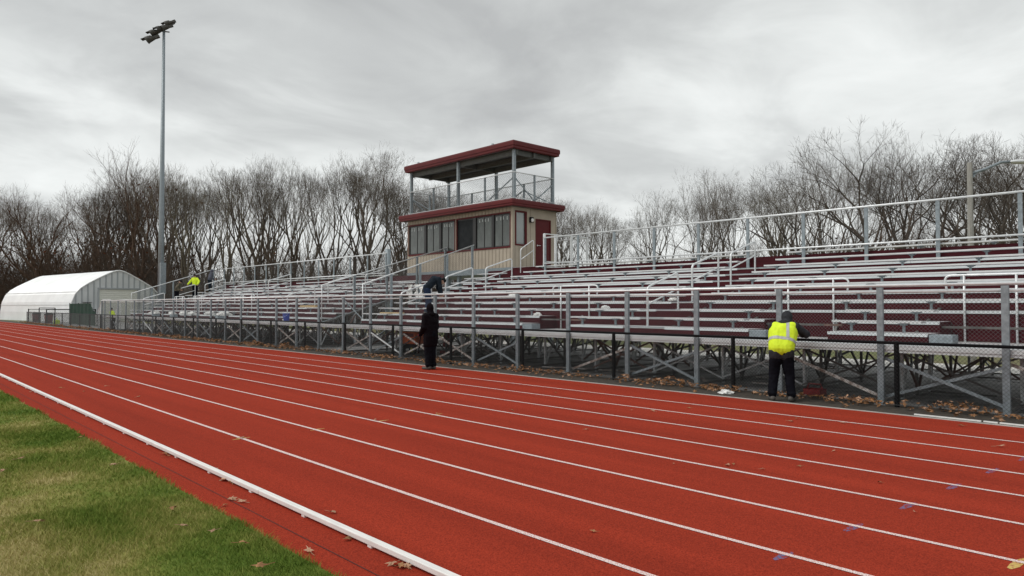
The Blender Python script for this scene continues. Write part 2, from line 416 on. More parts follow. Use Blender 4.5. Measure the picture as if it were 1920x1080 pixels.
# man in black on the track
J, q = stand_pose((-1, -.12), 1.76, .02, 'front', .07)
J['elL'] = q(-.24, .02, 1.13); J['wrL'] = q(-.16, .24, .93)
J['toL'] = q(-.09, .17, .03); J['toR'] = q(.10, .13, .03)
px, py = ground(808, 693)
man = person('person in a hooded black coat and black trousers standing on the outer lane', (px, py, .008), J, (-1, .0, -.15), .008, M_jblack, M_pants, M_jblack, None, bulk=1.22, long_coat=.5, gloves=(M_redglove, 'L'))
b = MB(); a = Vector(J['wrL'])+Vector((px,py,0)); b.tube([a+Vector((.10,-.02,.22)), a+Vector((-.12,.03,-.45))], .014, 6); b.ell(a+Vector((-.12,.03,-.45)), (.03,.03,.05))
tag(b.build('pry_bar', M_black), 'thin black bar held by the person in the black coat', 'bar')
# worker in yellow vest leaning on the fence
fw = (-.42, .9); q = frame(fw)
J = dict(hip=q(0,.0,.93), chest=q(.03,.16,1.20), neck=q(.06,.30,1.35), head=q(.10,.42,1.47), curl=.35)
for S, g in (('L',-1),('R',1)): 
    J['sh'+S] = q(.05+g*.19, .26, 1.32); J['hj'+S] = q(g*.09,0,.88); J['kn'+S] = q(g*.13,.05,.48); J['an'+S] = q(g*.16,-.02,.09); J['to'+S] = q(g*.20,.15,.03)
J['elR'] = q(.42,.36,1.19); J['wrR'] = q(.36,.60,1.165); J['hdR'] = q(-.8,.5,-.05); J['thR'] = q(0,.3,1)
J['elL'] = q(-.17,.50,1.17); J['wrL'] = q(.05,.66,1.165); J['hdL'] = q(1,.2,-.05); J['thL'] = q(0,.3,1)
px, py = XatY(1464, 12.27), 12.27
person('person in a yellow vest and grey hood leaning on the black fence', (px, py, .008), J, (-.25, .8, -.5), .008, M_hood, M_pants, M_hood, None, M_vest, 1.12, long_coat=.16)
# man bending down in the aisle
fw = (.45, .85); q = frame(fw); px, py = XatY(803, 15.3), 15.3
J = dict(hip=q(0,-.05,.93), chest=q(0,.20,1.22), neck=q(0,.40,1.27), head=q(0,.53,1.20), curl=.6)
for S, g in (('L',-1),('R',1)):
    J['sh'+S] = q(g*.18,.36,1.24); J['el'+S] = q(g*.22,.40,.97); J['wr'+S] = q(g*.18,.46,.72); J['hd'+S] = q(0,.2,-1); J['th'+S] = q(0,1,.2)
    J['hj'+S] = q(g*.09,-.05,.88); J['kn'+S] = q(g*.11,.02,.48); J['an'+S] = q(g*.12,-.06,.09); J['to'+S] = q(g*.13,.10,.03)
person('person in navy jacket and blue jeans bending down in the bleacher aisle', (px, py, deckZ(2)), J, (.35, .6, -.8), .009, M_navy, M_jeans, None, None, bulk=1.15, hat=M_black)
# three far workers
J, q = stand_pose((.3, 1), 1.72, .12, 'front'); px, py = XatY(393, 19.4), 19.4
person('person in grey hoodie standing on the top rows left of the back rail', (px, py, deckZ(8)), J, (.2, .9, -.3), .013, M_grhood, M_navy, M_grhood, None, bulk=1.38)
J, q = stand_pose((.5, -.85), 1.70, .03, 'out'); px, py = XatY(367, 18.0), 17.95
person('person in bright yellow jacket and black trousers coming down the aisle', (px, py, deckZ(6)), J, (.5, -.8, -.2), .013, M_vest, M_pants, None, None, bulk=1.12, hat=M_black)
J, q = stand_pose((.6, .75), 1.66, .22, 'front'); px, py = XatY(331, 16.6), 16.6
person('person in camouflage jacket leaning forward at the left end of the rows', (px, py, deckZ(4)), J, (.5, .5, -.6), .013, M_camo, M_pants, None, None, bulk=1.2, hat=M_black)
J, q = stand_pose((.2, -1), 1.56, .10, 'front'); px, py = XatY(213, 13.7), 13.7
person('person in grey cap and yellow top behind the fence below the left end stair', (px, py, 0), J, (.2, -.9, -.3), .013, M_vest, M_pants, None, None, bulk=1.1, hat=M_hood)

# ------------------------------------------------------------------ setting
def sheet(name, x0, x1, y0, y1, z, m, kind='structure', n=1):
    b = MB(); b.quad((x0,y0,z),(x1,y0,z),(x1,y1,z),(x0,y1,z)); return tag(b.build(name, m), kind=kind)
sheet('ground', -900, 900, -700, 1100, -.016, M_field)
sheet('woodland_floor', -400, 250, 33, 300, -.010, M_floor)
sheet('gravel_ground', -92, 12, 12.55, 21.1, -.006, M_gravel)
sheet('concrete_path', -60, 14, 21.15, 23.4, .02, M_path)
sheet('running_track', -160, 12, 2.20, 12.02, .006, M_track)
sheet('soil_strip', -120, 12, 12.02, 13.3, .001, M_soil)
b = MB(); b.box(-160, 12, 12.0, 12.055, -.05, .016); tag(b.build('track_edging', M_conc), kind='structure')
y1 = 3.735; dy = .9966
for k in range(8):
    Y = y1 + dy*k
    b = MB(); b.quad((-160, Y-.024, .010), (12, Y-.024, .010), (12, Y+.024, .010), (-160, Y+.024, .010))
    tag(b.build('lane_line', M_line), kind='structure')
# seam in the inner strip
b = MB(); b.quad((-60, 2.475, .009), (12, 2.475, .009), (12, 2.483, .009), (-60, 2.483, .009))
tag(b.build('rubber_seam', mat('seam_dark', (.05, .01, .008), .9)), kind='structure')
def mark(u, y, m, hw=17, hh=6.5, w=.035):
    """flat brushed strokes of paint crossing a lane line, under the line's own paint"""
    for q, (k, o) in enumerate(((1, 0), (.62, .02))):
        (xa, Ya), (xb, Yb) = ground(u-hw*k, y+hh*k*(1 if q == 0 else .3)), ground(u+hw*k, y-hh*k*(1 if q == 0 else 1.2))
        d = Vector((xb-xa, Yb-Ya, 0)).normalized(); n = Vector((-d.y, d.x, 0))*w*(1 if q == 0 else .7); z = .0075+.0008*q
        a, c = Vector((xa, Ya, z)), Vector((xb, Yb, z)); b = MB()
        b.poly([a+n*.3, a-n*.5, a.lerp(c,.3)-n, a.lerp(c,.7)-n*.8, c-n*.2, c+n*.4, a.lerp(c,.66)+n, a.lerp(c,.3)+n*.7])
        tag(b.build('track_marking', m), kind='structure')
for (u, y, k) in ((1464,1040,1),(1595,987,.9),(1697,947,.8),(1783,911,.7),(1855,882,.6),(1915,859,.55)): mark(u, y, M_bluem, 19*k, 7*k)
mark(1898, 1054, M_yelm, 16, 9, .035)
for (u, y, k) in ((455,822,1),(597,805,.8),(718,789,.7),(820,777,.6)): mark(u, y, M_yelm, 17*k, 2.5*k, .02)

# curb rail of the inner lane
CY = 2.745
curb = thing('curb_rail', 'long low white aluminium curb rail on short feet along the inner lane', 'curb rail', (0, CY, 0))
xs = 6.0
fo = MB().box(-.025, .025, -.022, .03, 0, .03).mesh('curb_foot', M_curb)
while xs > -118:
    Ls = 3.05 if xs > -40 else 9.15
    b = MB(); b.box(xs-Ls+.004, xs-.004, CY-.028, CY+.028, .022, .062)
    sec = b.build('rail_section', M_curb, curb); bevel(sec, .006)
    if xs > -40:
        for q in (.18, 1.2, 2.2):
            if q < Ls:
                o = link('foot', fo, sec, (xs-q, CY-.004, .006))
    xs -= Ls

# lawn: ground sheet plus blades near the camera
def lawn_sheet():
    b = MB(); n = 500; x0, x1 = -160, 12
    for i in range(n):
        xa = x0+(x1-x0)*i/n; xb = x0+(x1-x0)*(i+1)/n
        ya = 2.275+.012*noise.noise((xa*1.7, 0, 0)); yb = 2.275+.012*noise.noise((xb*1.7, 0, 0))
        b.quad((xa, -260, .012), (xb, -260, .012), (xb, yb, .012), (xa, ya, .012))
    tag(b.build('infield_lawn', M_lawn), kind='structure')
lawn_sheet()
def grass():
    rs = np.random.RandomState(3)
    pts = []
    for (dens, dmin, dmax) in ((9500, 3.6, 7), (4200, 7, 12), (1500, 12, 22), (400, 22, 45)):
        # sample in view wedge, keep what lies on the lawn
        N = int(dens * (math.radians(32)/2) * (dmax**2 - dmin**2) * 1.1)
        rr = np.sqrt(rs.uniform(dmin**2, dmax**2, N)); th = R(43.37) - rs.uniform(R(5), R(39), N) * 1.0
        # bearing measured from -X axis towards +Y
        ang = R(43.37) - rs.uniform(R(4), R(40), N)
        x = -np.cos(ang)*rr; Y = np.sin(ang)*rr
        edge = 2.285 + .014*np.sin(x*3.1) + .010*np.sin(x*11.3+1) + rs.normal(0, .010, N)
        k = Y < edge
        pts.append(np.stack([x[k], Y[k], rr[k]], 1))
    P = np.concatenate(pts); n = len(P)
    hgt = rs.uniform(.018, .045, n) * (1 + .4*np.sin(P[:,0]*2.3)*np.sin(P[:,1]*3.1)); a = rs.uniform(0, 2*np.pi, n)
    lean = rs.normal(0, .6, (n, 2)); w = .0022 * np.clip(P[:,2]/5, 1, 5)
    V = np.zeros((n, 3, 3), dtype=np.float32)
    V[:,0,0] = P[:,0]-np.cos(a)*w; V[:,0,1] = P[:,1]-np.sin(a)*w; V[:,0,2] = .012
    V[:,1,0] = P[:,0]+np.cos(a)*w; V[:,1,1] = P[:,1]+np.sin(a)*w; V[:,1,2] = .012
    V[:,2,0] = P[:,0]+lean[:,0]*hgt; V[:,2,1] = P[:,1]+lean[:,1]*hgt; V[:,2,2] = .012+hgt
    me = bpy.data.meshes.new('grass'); me.vertices.add(n*3); me.vertices.foreach_set('co', V.ravel())
    me.loops.add(n*3); me.loops.foreach_set('vertex_index', np.arange(n*3, dtype=np.int32))
    me.polygons.add(n); me.polygons.foreach_set('loop_start', np.arange(n, dtype=np.int32)*3)
    at = me.attributes.new('tone', 'FLOAT', 'POINT'); at.data.foreach_set('value', np.repeat(rs.uniform(-.35, .35, n), 3).astype(np.float32))
    me.materials.append(M_blade); me.update(calc_edges=True)
    o = link('grass', me); tag(o, 'short patchy green and straw coloured grass of the infield', 'grass', kind='stuff')
grass()

# ------------------------------------------------------------------ leaves
def leaf_outline(s, seed):
    r_ = random.Random(seed); pts = []
    n = 14
    for i in range(n):
        a = 2*math.pi*i/n; lobe = 1.0 if i % 2 == 0 else .48
        rad = s*lobe*(.55+.6*r_.random()); pts.append((rad*math.cos(a), rad*math.sin(a)*.6, .25*s*math.sin(a*2+seed)*r_.random()+.02*s))
    return pts
def leaf_into(mb, x, y, z, s, tilt, rot, seed):
    M = Matrix.Translation((x, y, z)) @ Matrix.Rotation(rot, 4, 'Z') @ Matrix.Rotation(tilt, 4, 'X')
    ol = leaf_outline(s, seed); c = M @ Vector((0, 0, .12*s)); n = len(mb.v)
    mb.v.append(tuple(c)); mb.v += [tuple(M @ Vector(p)) for p in ol]
    k = len(ol)
    for i in range(k): mb.f.append((n, n+1+i, n+1+(i+1) % k)); mb.m.append(mb.mi)
def litter():
    b = MB(); r_ = random.Random(5)
    N = 8000
    for i in range(N):
        x = 4 - 90*(r_.random()**1.35)
        dens = .22+1.25*noise.noise((x*1.1, 3, 0))+.5*noise.noise((x*4.1, 9, 0))
        if r_.random() > max(.12, .3+dens): continue
        g = abs(r_.gauss(0, .22)); Y = 12.98 - g if r_.random() < .72 else 12.98 + abs(r_.gauss(0, .35))
        if Y < 12.10: Y = 12.12 + .2*r_.random()
        pile = max(0, 1-abs(Y-12.80)/.45)*.11*(.4+abs(dens))
        b.mi = 0 if r_.random() < .75 else 1
        leaf_into(b, x, Y, .02+pile*r_.random()*1.6, r_.uniform(.045, .085)*(1 if x > -25 else 1.25), r_.uniform(-1.3, 1.3), r_.uniform(0, 6.28), r_.randint(0, 30))
    o = b.build('leaf_litter', [M_leaf, M_leafp]); tag(o, 'drift of dry brown oak leaves along the foot of the black fence', 'leaf litter', kind='stuff')
litter()
# leaves lying singly
LV = [MB() for _ in range(5)]
lmesh = []
for i, b in enumerate(LV):
    leaf_into(b, 0, 0, .012, .075, .12, 0, i+3); b.tube([(.05, 0, .01), (.115, .012, .014)], .0025, 4)
    lmesh.append(b.mesh('fallen_leaf', M_leafp if i % 2 == 0 else M_leaf))
leafpos = [(1480,791,1.2),(1492,786,.6),(1577,794,1),(1798,799,.9),(1872,838,1.3),(1362,873,1.1),(1373,871,.5),(1427,880,.5),(1495,875,.6),(1709,960,.4),
 (456,822,1.1),(312,852,.8),(408,881,.8),(116,728,.8),(44,867,1),(80,987,1),(158,826,.7),(438,937,.9),(425,948,.6),(458,941,1.2),(424,901,1.2),(440,905,1.2),
 (627,961,.7),(655,1011,1),(584,1033,1.3),(738,1057,1),(752,1062,1.3),(764,1061,.8),(318,856,.7),(705,788,.7),(201,725,.7),(36,711,.8),(60,736,.8),(1110,996,.5),(1720,741,.1),
 (650,640,0),(820,776,.6),(452,705,.8),(1290,766,.8),(1262,870,.4),(1100,806,.7),(960,770,.6),(736,667,.9),(560,676,.8),(640,700,.5),(262,745,.8),(160,735,.7),(217,879,.7),(330,962,.8),(402,1005,.7),(350,995,.6),(460,1028,.7),(12,890,.8),(490,1072,1.1),(700,1012,.5),(1560,846,.6),(1645,905,.5),(1222,771,.8),(1041,737,.7),(1183,770,.4)]
for i, (u, y, s) in enumerate(leafpos):
    if s <= .15: continue
    x, Y = ground(u, y)
    o = link('fallen_leaf', lmesh[i % 5], None, (x, Y, .014 if Y > 2.3 else .05)); o.rotation_euler = (ru(-.15,.15), ru(-.15,.15), ru(0, 6.28)); k = (.78*s if s > .9 else s)*ru(.8,1.05); o.scale = (k, k, k)
    if Y < 2.28: lb, gp = 'dry brown leaf lying on the infield grass', 'dry leaves on the infield grass'
    elif Y < 2.8: lb, gp = 'dry brown leaf on the narrow red strip between the grass and the white curb rail', 'dry leaves beside the white curb rail'
    else: lb, gp = 'single dry leaf lying on the red running lanes', 'dry leaves scattered on the lanes'
    tag(o, lb, 'leaf', gp)

# ------------------------------------------------------------------ grandstands
FP = 13.13
posts_x = [-2.70 + 1.83*2 - 1.83*i for i in range(33)]
def pipe_round(P, r, rad=.09):
    """polyline with rounded corners"""
    P = [Vector(p) for p in P]; out = [P[0]]
    for i in range(1, len(P)-1):
        a = (P[i-1]-P[i]).normalized(); c = (P[i+1]-P[i]).normalized()
        for t in (0, .25, .5, .75, 1):
            p = P[i] + a*rad*(1-t)**2 + c*rad*t**2
            out.append(p)
    out.append(P[-1]); return out

def aisle_rail(parent, x, ya, yb, curved=True):
    def fl(Y):
        k = int((Y - noseY(1))//RUN) + 1
        return deckZ(max(0, min(10, k)))
    za, zb = fl(ya), fl(yb)
    b = MB(); ha = .98
    top_a = za+ha; top_b = top_a + (yb-ya)*RISE/RUN + .02
    b.tube(pipe_round([(x, ya, za), (x, ya, top_a), (x, yb, top_b), (x, yb, zb)], .027, .12), .027, 8)
    b.tube([(x, ya, za+.55), (x, yb, top_b-.43)], .022, 8)
    b.box(x-.05, x+.05, ya-.05, ya+.05, za, za+.012); b.box(x-.05, x+.05, yb-.05, yb+.05, zb, zb+.012)
    return b.build('aisle_handrail', M_galvb, parent, True)
def arch_rail(parent, x0, x1):
    Y = noseY(3) - .045 ; b = MB(); zt = 2.31
    b.tube(pipe_round([(x0+.05, Y, 1.98), (x0, Y, zt), (x1, Y, zt), (x1-.05, Y, 1.98)], .022, .13), .021, 8)
    for x in (x0+.34, x1-.34): b.tube([(x, Y, 1.02), (x, Y, zt)], .021, 8)
    return b.build('guard_rail_arch', M_galvb, parent, True)
brk = MB()
brk.box(-.022, .022, -.02, .02, -.22, -.045); brk.box(-.075, .075, -.10, .10, -.062, -.045); brk.box(-.05, .05, -.05, .05, -.085, -.0625)
me_brk = brk.mesh('bracket', M_galv)

def stand(name, label, x0, x1, aisles, cutouts, box_from=None, seat_skip=None):
    root = thing(name, label, 'bleachers', ((x0+x1)/2, 17, 0))
    rowbase = {}
    for k in range(1, 11):
        Yn = noseY(k); Z = deckZ(k)
        segs = [(x0, x1)]
        cuts = [(c0, c1) for c0, c1 in cutouts if k <= 2]
        def sub(segs, c0, c1):
            out = []
            for a, e in segs:
                if c1 <= a or c0 >= e: out.append((a, e)); continue
                if c0 > a: out.append((a, c0))
                if c1 < e: out.append((c1, e))
            return out
        for c in cuts: segs = sub(segs, *c)
        yend = noseY(k+1) + .02 if k < 10 else noseY(10)+.45
        # footboard (the planks one walks on)
        if k < 10:
            b = MB()
            for a, e in segs: b.box(a, e, Yn+.012, yend, Z-.04, Z)
            fb = b.build('footboard', M_alu, root)
        # nosing band where seats stand, thin edge in the aisles
        bs = segs if k < 10 else []
        for a in aisles: bs = sub(bs, a-.62, a+.62)
        for a, e in bs:
            xx = a
            while xx < e-.05:
                xe = min(xx+3.66, e); b = MB(); b.box(xx, xe-.008, Yn-.012, Yn+.0115, Z-.056, Z-.002); b.build('nosing', M_nose, fb); xx += 3.66
        for a in aisles if k < 10 else []:
            b = MB(); b.box(a-.62, a+.62, Yn-.008, Yn+.0115, Z-.012, Z+.002); b.build('aisle_nosing', M_galv, fb)
        # riser
        b = MB()
        low = deckZ(k-1)
        for a, e in segs: b.box(a, e, Yn+.003, Yn+.011, low-.02, Z-.041 if k < 10 else 3.25)
        if k == 3:
            for c0, c1 in cutouts:
                b.box(c0+.01, c1-.01, Yn-.006, Yn+.0025, 1.03, Z-.08)
        for a, e in segs:      # shallow ribs pressed in the riser boards
            b.box(a, e, Yn-.003, Yn+.0029, low+.028, low+.036)
        b.build('riser', M_mar, root)
        # seats
        if k == 10 and False: continue
        bs = [(x0+.1, x1-.1)]
        for a in aisles: bs = sub(bs, a-.62, a+.62)
        for c0, c1 in cutouts:
            if k <= 2: bs = sub(bs, c0-.1, c1+.1)
        if seat_skip:
            for (ks, c0, c1) in seat_skip:
                if k >= ks: bs = sub(bs, c0, c1)
        for a, e in bs:
            if e-a < .5: continue
            b = MB(); Ys = seatY(k); Zs = seatZ(k)
            b.box(a, e, Ys-.125, Ys+.125, Zs-.038, Zs)
            b.box(a-.003, a+.02, Ys-.127, Ys+.127, Zs-.040, Zs+.002); b.box(e-.02, e+.003, Ys-.127, Ys+.127, Zs-.040, Zs+.002)
            for jx in np.arange(a+3.6, e-1, 4.6): b.box(jx-.03, jx+.03, Ys-.128, Ys-.1255, Zs-.040, Zs+.0015)
            bench = b.build('bench_seat', M_alu, root)
            xb = a+.33
            nb = max(1, round((e-a-.66)/1.83)); st = (e-a-.66)/nb
            for i in range(nb+1):
                link('bracket', me_brk, bench, (a+.33+st*i, Ys, Zs))
    for c0, c1 in cutouts:
        for xs_, sg in ((c0, -1), (c1, 1)):
            b = MB()
            for k in (1, 2): b.box(xs_-.004, xs_+.004, noseY(k)+.013, noseY(k+1)+.002, 1.02, deckZ(k)-.001)
            b.build('side_panel', M_mar, root)
    # front walkway
    b = MB(); b.box(x0-.3, x1+.3, FP+.09, noseY(1), .975, 1.018)
    for c0, c1 in cutouts: b.box(c0, c1, noseY(1), noseY(3)-.002, .975, 1.018)
    b.build('front_walkway', M_alu, root)
    # step boxes by the cut-outs and aisle half steps
    for c0, c1 in cutouts:
        b = MB(); b.box(c0+.02, c0+.40, noseY(1)-.02, noseY(1)+.33, 1.019, 1.19); bevel(b.build('step_box', M_galv, root), .006)
    for a in aisles:
        for (ya, yb) in ((14.54, 15.87), (16.57, 17.9), (18.6, 20.02)): aisle_rail(root, a, ya-.02, yb)
    for c0, c1 in cutouts: arch_rail(root, c0-.1, c1-.1)
    # frames and braces under the deck
    fx = [x for x in posts_x if x0-.4 < x < x1+.4]
    r_ = random.Random(len(name)+int(abs(x0)))
    for x in fx:
        b = MB(); b.mi = 0
        Ya, Yb = FP+.12, 20.7; Za, Zb = .94, deckZ(10)-.15
        low = any(c0-.1 < x < c1+.1 for c0, c1 in cutouts)
        def zs_(Y): return min(Zb, max(.93, Za + (Y-14.2)*(Zb-Za)/(Yb-14.2)))
        def ztop(Y): return .93 if (low and Y < 15.79) else zs_(Y)
        Yk = 15.8 if low else 14.2
        b.bar((x, Ya, .93), (x, Yk, .93), .05); b.bar((x, Yk, zs_(Yk)), (x, Yb, Zb), .05)
        legs = (14.2, 15.0, 15.8, 17.2, 18.6, 19.6, 20.65)
        for Y in legs:
            b.mi = 2 if Y in (14.2, 15.8, 18.6) else 0
            b.bar((x, Y, 0), (x, Y, ztop(Y)), .05)
        for Y in (14.2, 15.8): b.mi = 2; b.bar((x, Y, .05), (x, Y+.35, ztop(Y)*.8), .035)
        b.mi = 0
        b.bar((x, Ya, .06), (x, 20.65, .06), .05)
        b.mi = 1 if r_.random() < .5 else 0
        for i in range(len(legs)-1):
            a, e = legs[i], legs[i+1]
            if i % 2: b.bar((x+.03, a, .12), (x+.03, e, ztop(e)-.1), .04)
            else: b.bar((x+.03, a, ztop(a)-.1), (x+.03, e, .12), .04)
        b.bar((x-.03, 15.0, ztop(15.0)*.5), (x-.03, 20.65, ztop(18.6)*.55), .04)
        b.build('support_frame', [M_frame, M_frameb, M_leg], root)
    for i in range(len(fx)-1):
        xa, xb = fx[i+1], fx[i]
        planes = [(14.1, .86), (15.8, 1.35), (17.2, 1.7), (18.6, 2.2), (20.6, 2.7)]
        for Yp, zt in planes:
            if r_.random() < (.55 if Yp < 15 else .8):
                b = MB(); m = (M_frame, M_frameb, M_leg)[r_.randrange(3)]
                b.bar((xa, Yp, .12), (xb, Yp, zt), .035); 
                if r_.random() < .7: b.bar((xa, Yp+.04, zt), (xb, Yp+.04, .12), .035)
                b.build('cross_brace', m, root)
        b = MB(); zb = 2.95
        # clips under the rows running across the bay
        for k in range(2, 11, 2): b.bar((xa, noseY(k)+.1, deckZ(k)-.1), (xb, noseY(k)+.1, deckZ(k)-.1), .045)
        b.build('stringer', M_frameb if i % 2 else M_frame, root)
    # posts along the track
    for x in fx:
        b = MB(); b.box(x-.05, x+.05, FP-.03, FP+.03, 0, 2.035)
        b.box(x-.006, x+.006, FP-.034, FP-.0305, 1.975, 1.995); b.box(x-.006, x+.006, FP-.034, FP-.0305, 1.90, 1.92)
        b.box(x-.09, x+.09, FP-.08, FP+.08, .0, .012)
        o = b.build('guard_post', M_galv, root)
    return root, fx

RS = thing
rs, fxr = stand('grandstand', 'right-hand aluminium bleachers with maroon risers, from the press box gap to the right edge', -23.6, 3.2,
       [-21.2, -10.45, -1.9], [(-14.75, -12.95), (-7.65, -5.95), (-4.14, -2.62)], seat_skip=[(10, -24, -20.6)])
ls, fxl = stand('grandstand', 'left-hand aluminium bleachers with maroon risers, from the tall light pole to the press box gap', -53.8, -26.8,
       [-51.6, -41.2, -30.2], [(-49.0, -47.2), (-45.6, -43.8), (-38.3, -36.5)], seat_skip=[(9, -31.0, -26)])
# shared front beam, rails and mesh, each stand carries its own length
def front(root, xa, xb):
    b = MB(); b.box(xa, xb, FP+.032, FP+.089, .955, 1.03); b.box(xa, xb, FP+.045, FP+.08, .905, .9545); b.build('walkway_beam', M_nose, root)
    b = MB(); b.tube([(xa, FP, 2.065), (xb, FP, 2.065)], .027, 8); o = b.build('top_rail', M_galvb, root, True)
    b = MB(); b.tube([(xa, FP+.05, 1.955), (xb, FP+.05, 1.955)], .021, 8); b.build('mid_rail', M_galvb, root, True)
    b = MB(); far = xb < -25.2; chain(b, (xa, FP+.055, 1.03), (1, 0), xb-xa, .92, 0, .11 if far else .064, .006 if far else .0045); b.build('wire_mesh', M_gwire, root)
front(rs, -25.2, 3.4); front(ls, -56.3, -25.21)
# front X braces between posts
pairs = []
for root, fx in ((rs, fxr), (ls, fxl)):
    for i in range(len(fx)-1):
        xa, xb = fx[i+1], fx[i]; idx = round((-2.70-xb)/1.83)
        b = MB(); b.mi = 0; Y = FP+.06
        s = {0: 'AB', 1: 'A', 3: 'X', 4: 'B', 6: 'X', 8: 'X', 9: 'B', 11: 'X', 12: 'X'}.get(idx, 'X' if idx % 3 != 2 else '')
        if idx < 0: s = 'A'
        if 'X' in s or 'A' in s: b.bar((xa+.05, Y, .80), (xb-.05, Y, .14), .036, .05)
        if 'X' in s or 'B' in s: b.bar((xa+.05, Y+.055, .14), (xb-.05, Y+.055, .74), .036, .05)
        if b.v: b.build('front_brace', M_dirtybar if idx % 3 else M_galv, root)
        if idx in (9, 23): 
            b = MB(); b.tube([(xa+.05, Y-.055, .78), (xb-.05, Y-.055, .16)], .03, 8); b.build('front_brace', M_galvb, root)
# post for the gap and posts at the left extension
for x in (-24.66,):
    if not any(abs(x-q) < .5 for q in fxr+fxl):
        b = MB(); b.box(x-.05, x+.05, FP-.03, FP+.03, 0, 2.035); b.build('guard_post', M_galv, rs)
for x in (-56.2, -55.4):
    b = MB(); b.box(x-.05, x+.05, FP-.03, FP+.03, 0, 2.035); b.build('guard_post', M_galv, ls)

def back_rail(root, xa, xb, zt=4.49, end=True):
    Y = 20.7
    n = max(1, round((xb-xa)/1.83)); st = (xb-xa)/n
    for i in range(n+1):
        x = xa+st*i
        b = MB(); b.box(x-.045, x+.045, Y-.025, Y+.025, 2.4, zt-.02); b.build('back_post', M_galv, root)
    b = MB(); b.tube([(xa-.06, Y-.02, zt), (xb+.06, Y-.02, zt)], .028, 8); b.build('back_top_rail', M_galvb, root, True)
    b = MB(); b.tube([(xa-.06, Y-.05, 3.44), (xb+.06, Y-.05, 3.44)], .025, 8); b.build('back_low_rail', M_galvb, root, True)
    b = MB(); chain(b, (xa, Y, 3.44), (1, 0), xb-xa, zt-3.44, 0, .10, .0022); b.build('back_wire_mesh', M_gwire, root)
back_rail(rs, -19.94, 3.2); back_rail(ls, -53.6, -31.6)
def side_rail(root, x, ya, yb, za, zb, mesh=True):
    b = MB(); b.tube([(x, ya, za-1.5), (x, ya, za), (x, yb, zb)], .025, 8); b.build('side_rail', M_galvb, root, True)
    k = (zb-za)/(yb-ya); n = 4
    for i in range(1, n+1):
        Y = ya+(yb-ya)*i/n - .1
        b = MB(); z = za+k*(Y-ya); b.box(x-.03, x+.03, Y-.045, Y+.045, .1, z); b.build('side_post', M_galv, root)
    if mesh:
        b = MB(); chain(b, (x, ya, za-1.25), (0, 1), yb-ya, 1.22, k, .09, .006); b.build('side_wire_mesh', M_gwire, root)
side_rail(rs, -23.6, 14.4, 20.0, 2.54, 4.38); side_rail(ls, -26.8, 14.4, 21.0, 2.57, 4.50); side_rail(ls, -53.85, 14.4, 20.1, 2.57, 4.47)
b = MB(); b.bar((-23.62, 14.5, .2), (-23.62, 18, 2.2), .04); b.bar((-26.8, 14.3, 1.0), (-23.6, 15.4, 1.9), .035); b.bar((-26.8, 15.3, 2.1), (-23.6, 14.5, 1.1), .03); b.build('gap_brace', M_galv, rs)
# side stair at the left end
b = MB()
for i in range(6): b.box(-56.3-.3*i, -56.02-.3*i, FP+.1, 14.35, .96-.17*i, 1.0-.17*i)
b.build('stair_treads', M_alu, ls)
b = MB(); b.box(-56.3, -54.1, FP+.09, 14.4, .975, 1.018); b.build('side_landing', M_alu, ls)
b = MB()
for Y in (FP+.06, 14.35):
    b.tube([(-58.2, Y, .95), (-56.3, Y, 2.12), (-54.1, Y, 2.12)], .022, 8)
    for q in range(4): b.tube([(-58.0+.6*q, Y, 0), (-58.0+.6*q, Y, 1.05+.37*q)], .02, 6)
chain(b, (-58.2, 14.35, .1), (1, 0), 1.9, .85, .6, .08, .003)
chain(b, (-58.2, FP+.06, .1), (1, 0), 1.9, .85, .6, .08, .003)
b.build('stair_rail', M_galvb, ls)

# ------------------------------------------------------------------ press box
PB = thing('press_box', 'tan press box with dark red roof edges and a roofed viewing deck on top', 'press box', (-26.1, 22.4, 0))
X0, X1, Y0, Y1, Z0, Z1 = -30.05, -22.2, 21.0, 23.8, 3.39, 6.04
# floor frame and columns
b = MB(); b.box(X0-.02, X1+.02, Y0-.02, Y1+.02, Z0-.26, Z0); b.build('floor_frame', M_galv, PB)
for x in (X0+.2, -26.1, X1-.2):
    for Y in (Y0+.2, Y1-.2):
        b = MB(); b.box(x-.08, x+.08, Y-.08, Y+.08, 0, Z0-.26); b.build('column', M_galv, PB)
b = MB()
for (xa, xb) in ((X0+.2, -26.1), (-26.1, X1-.2)):
    b.bar((xa, Y0+.2, .3), (xb, Y0+.2, 2.9), .05); b.bar((xa, Y1-.2, 2.9), (xb, Y1-.2, .3), .05)
b.build('column_brace', M_frame, PB)
WZ0, WZ1 = 4.30, 5.79
xw = lambda zx: XatY(720 + zx/5.333, 21.0)
groups = [(xw(245), xw(708)), (xw(727), xw(1262))]
# front wall with two openings, side walls, back wall
b = MB(); T = .1
b.box(X0, X1, Y0, Y0+T, Z0, WZ0); b.box(X0, X1, Y0, Y0+T, WZ1, Z1)
b.box(X0, groups[0][0], Y0, Y0+T, WZ0, WZ1); b.box(groups[0][1], groups[1][0], Y0, Y0+T, WZ0, WZ1); b.box(groups[1][1], X1, Y0, Y0+T, WZ0, WZ1)
b.box(X0, X0+T, Y0+T, Y1, Z0, Z1); b.box(X0+T, X1, Y1-T, Y1, Z0, Z1)
SW = (21.2, 21.82, 4.40, 5.84); DW = (22.42, 23.42, 3.46, 5.62)
b.box(X1-T, X1, Y0+T, SW[0], Z0, Z1); b.box(X1-T, X1, SW[0], SW[1], Z0, SW[2]); b.box(X1-T, X1, SW[0], SW[1], SW[3], Z1)
b.box(X1-T, X1, SW[1], DW[0], Z0, Z1); b.box(X1-T, X1, DW[0], DW[1], DW[3], Z1); b.box(X1-T, X1, DW[0], DW[1], Z0, DW[2]); b.box(X1-T, X1, DW[1], Y1-T, Z0, Z1)
b.mi = 1
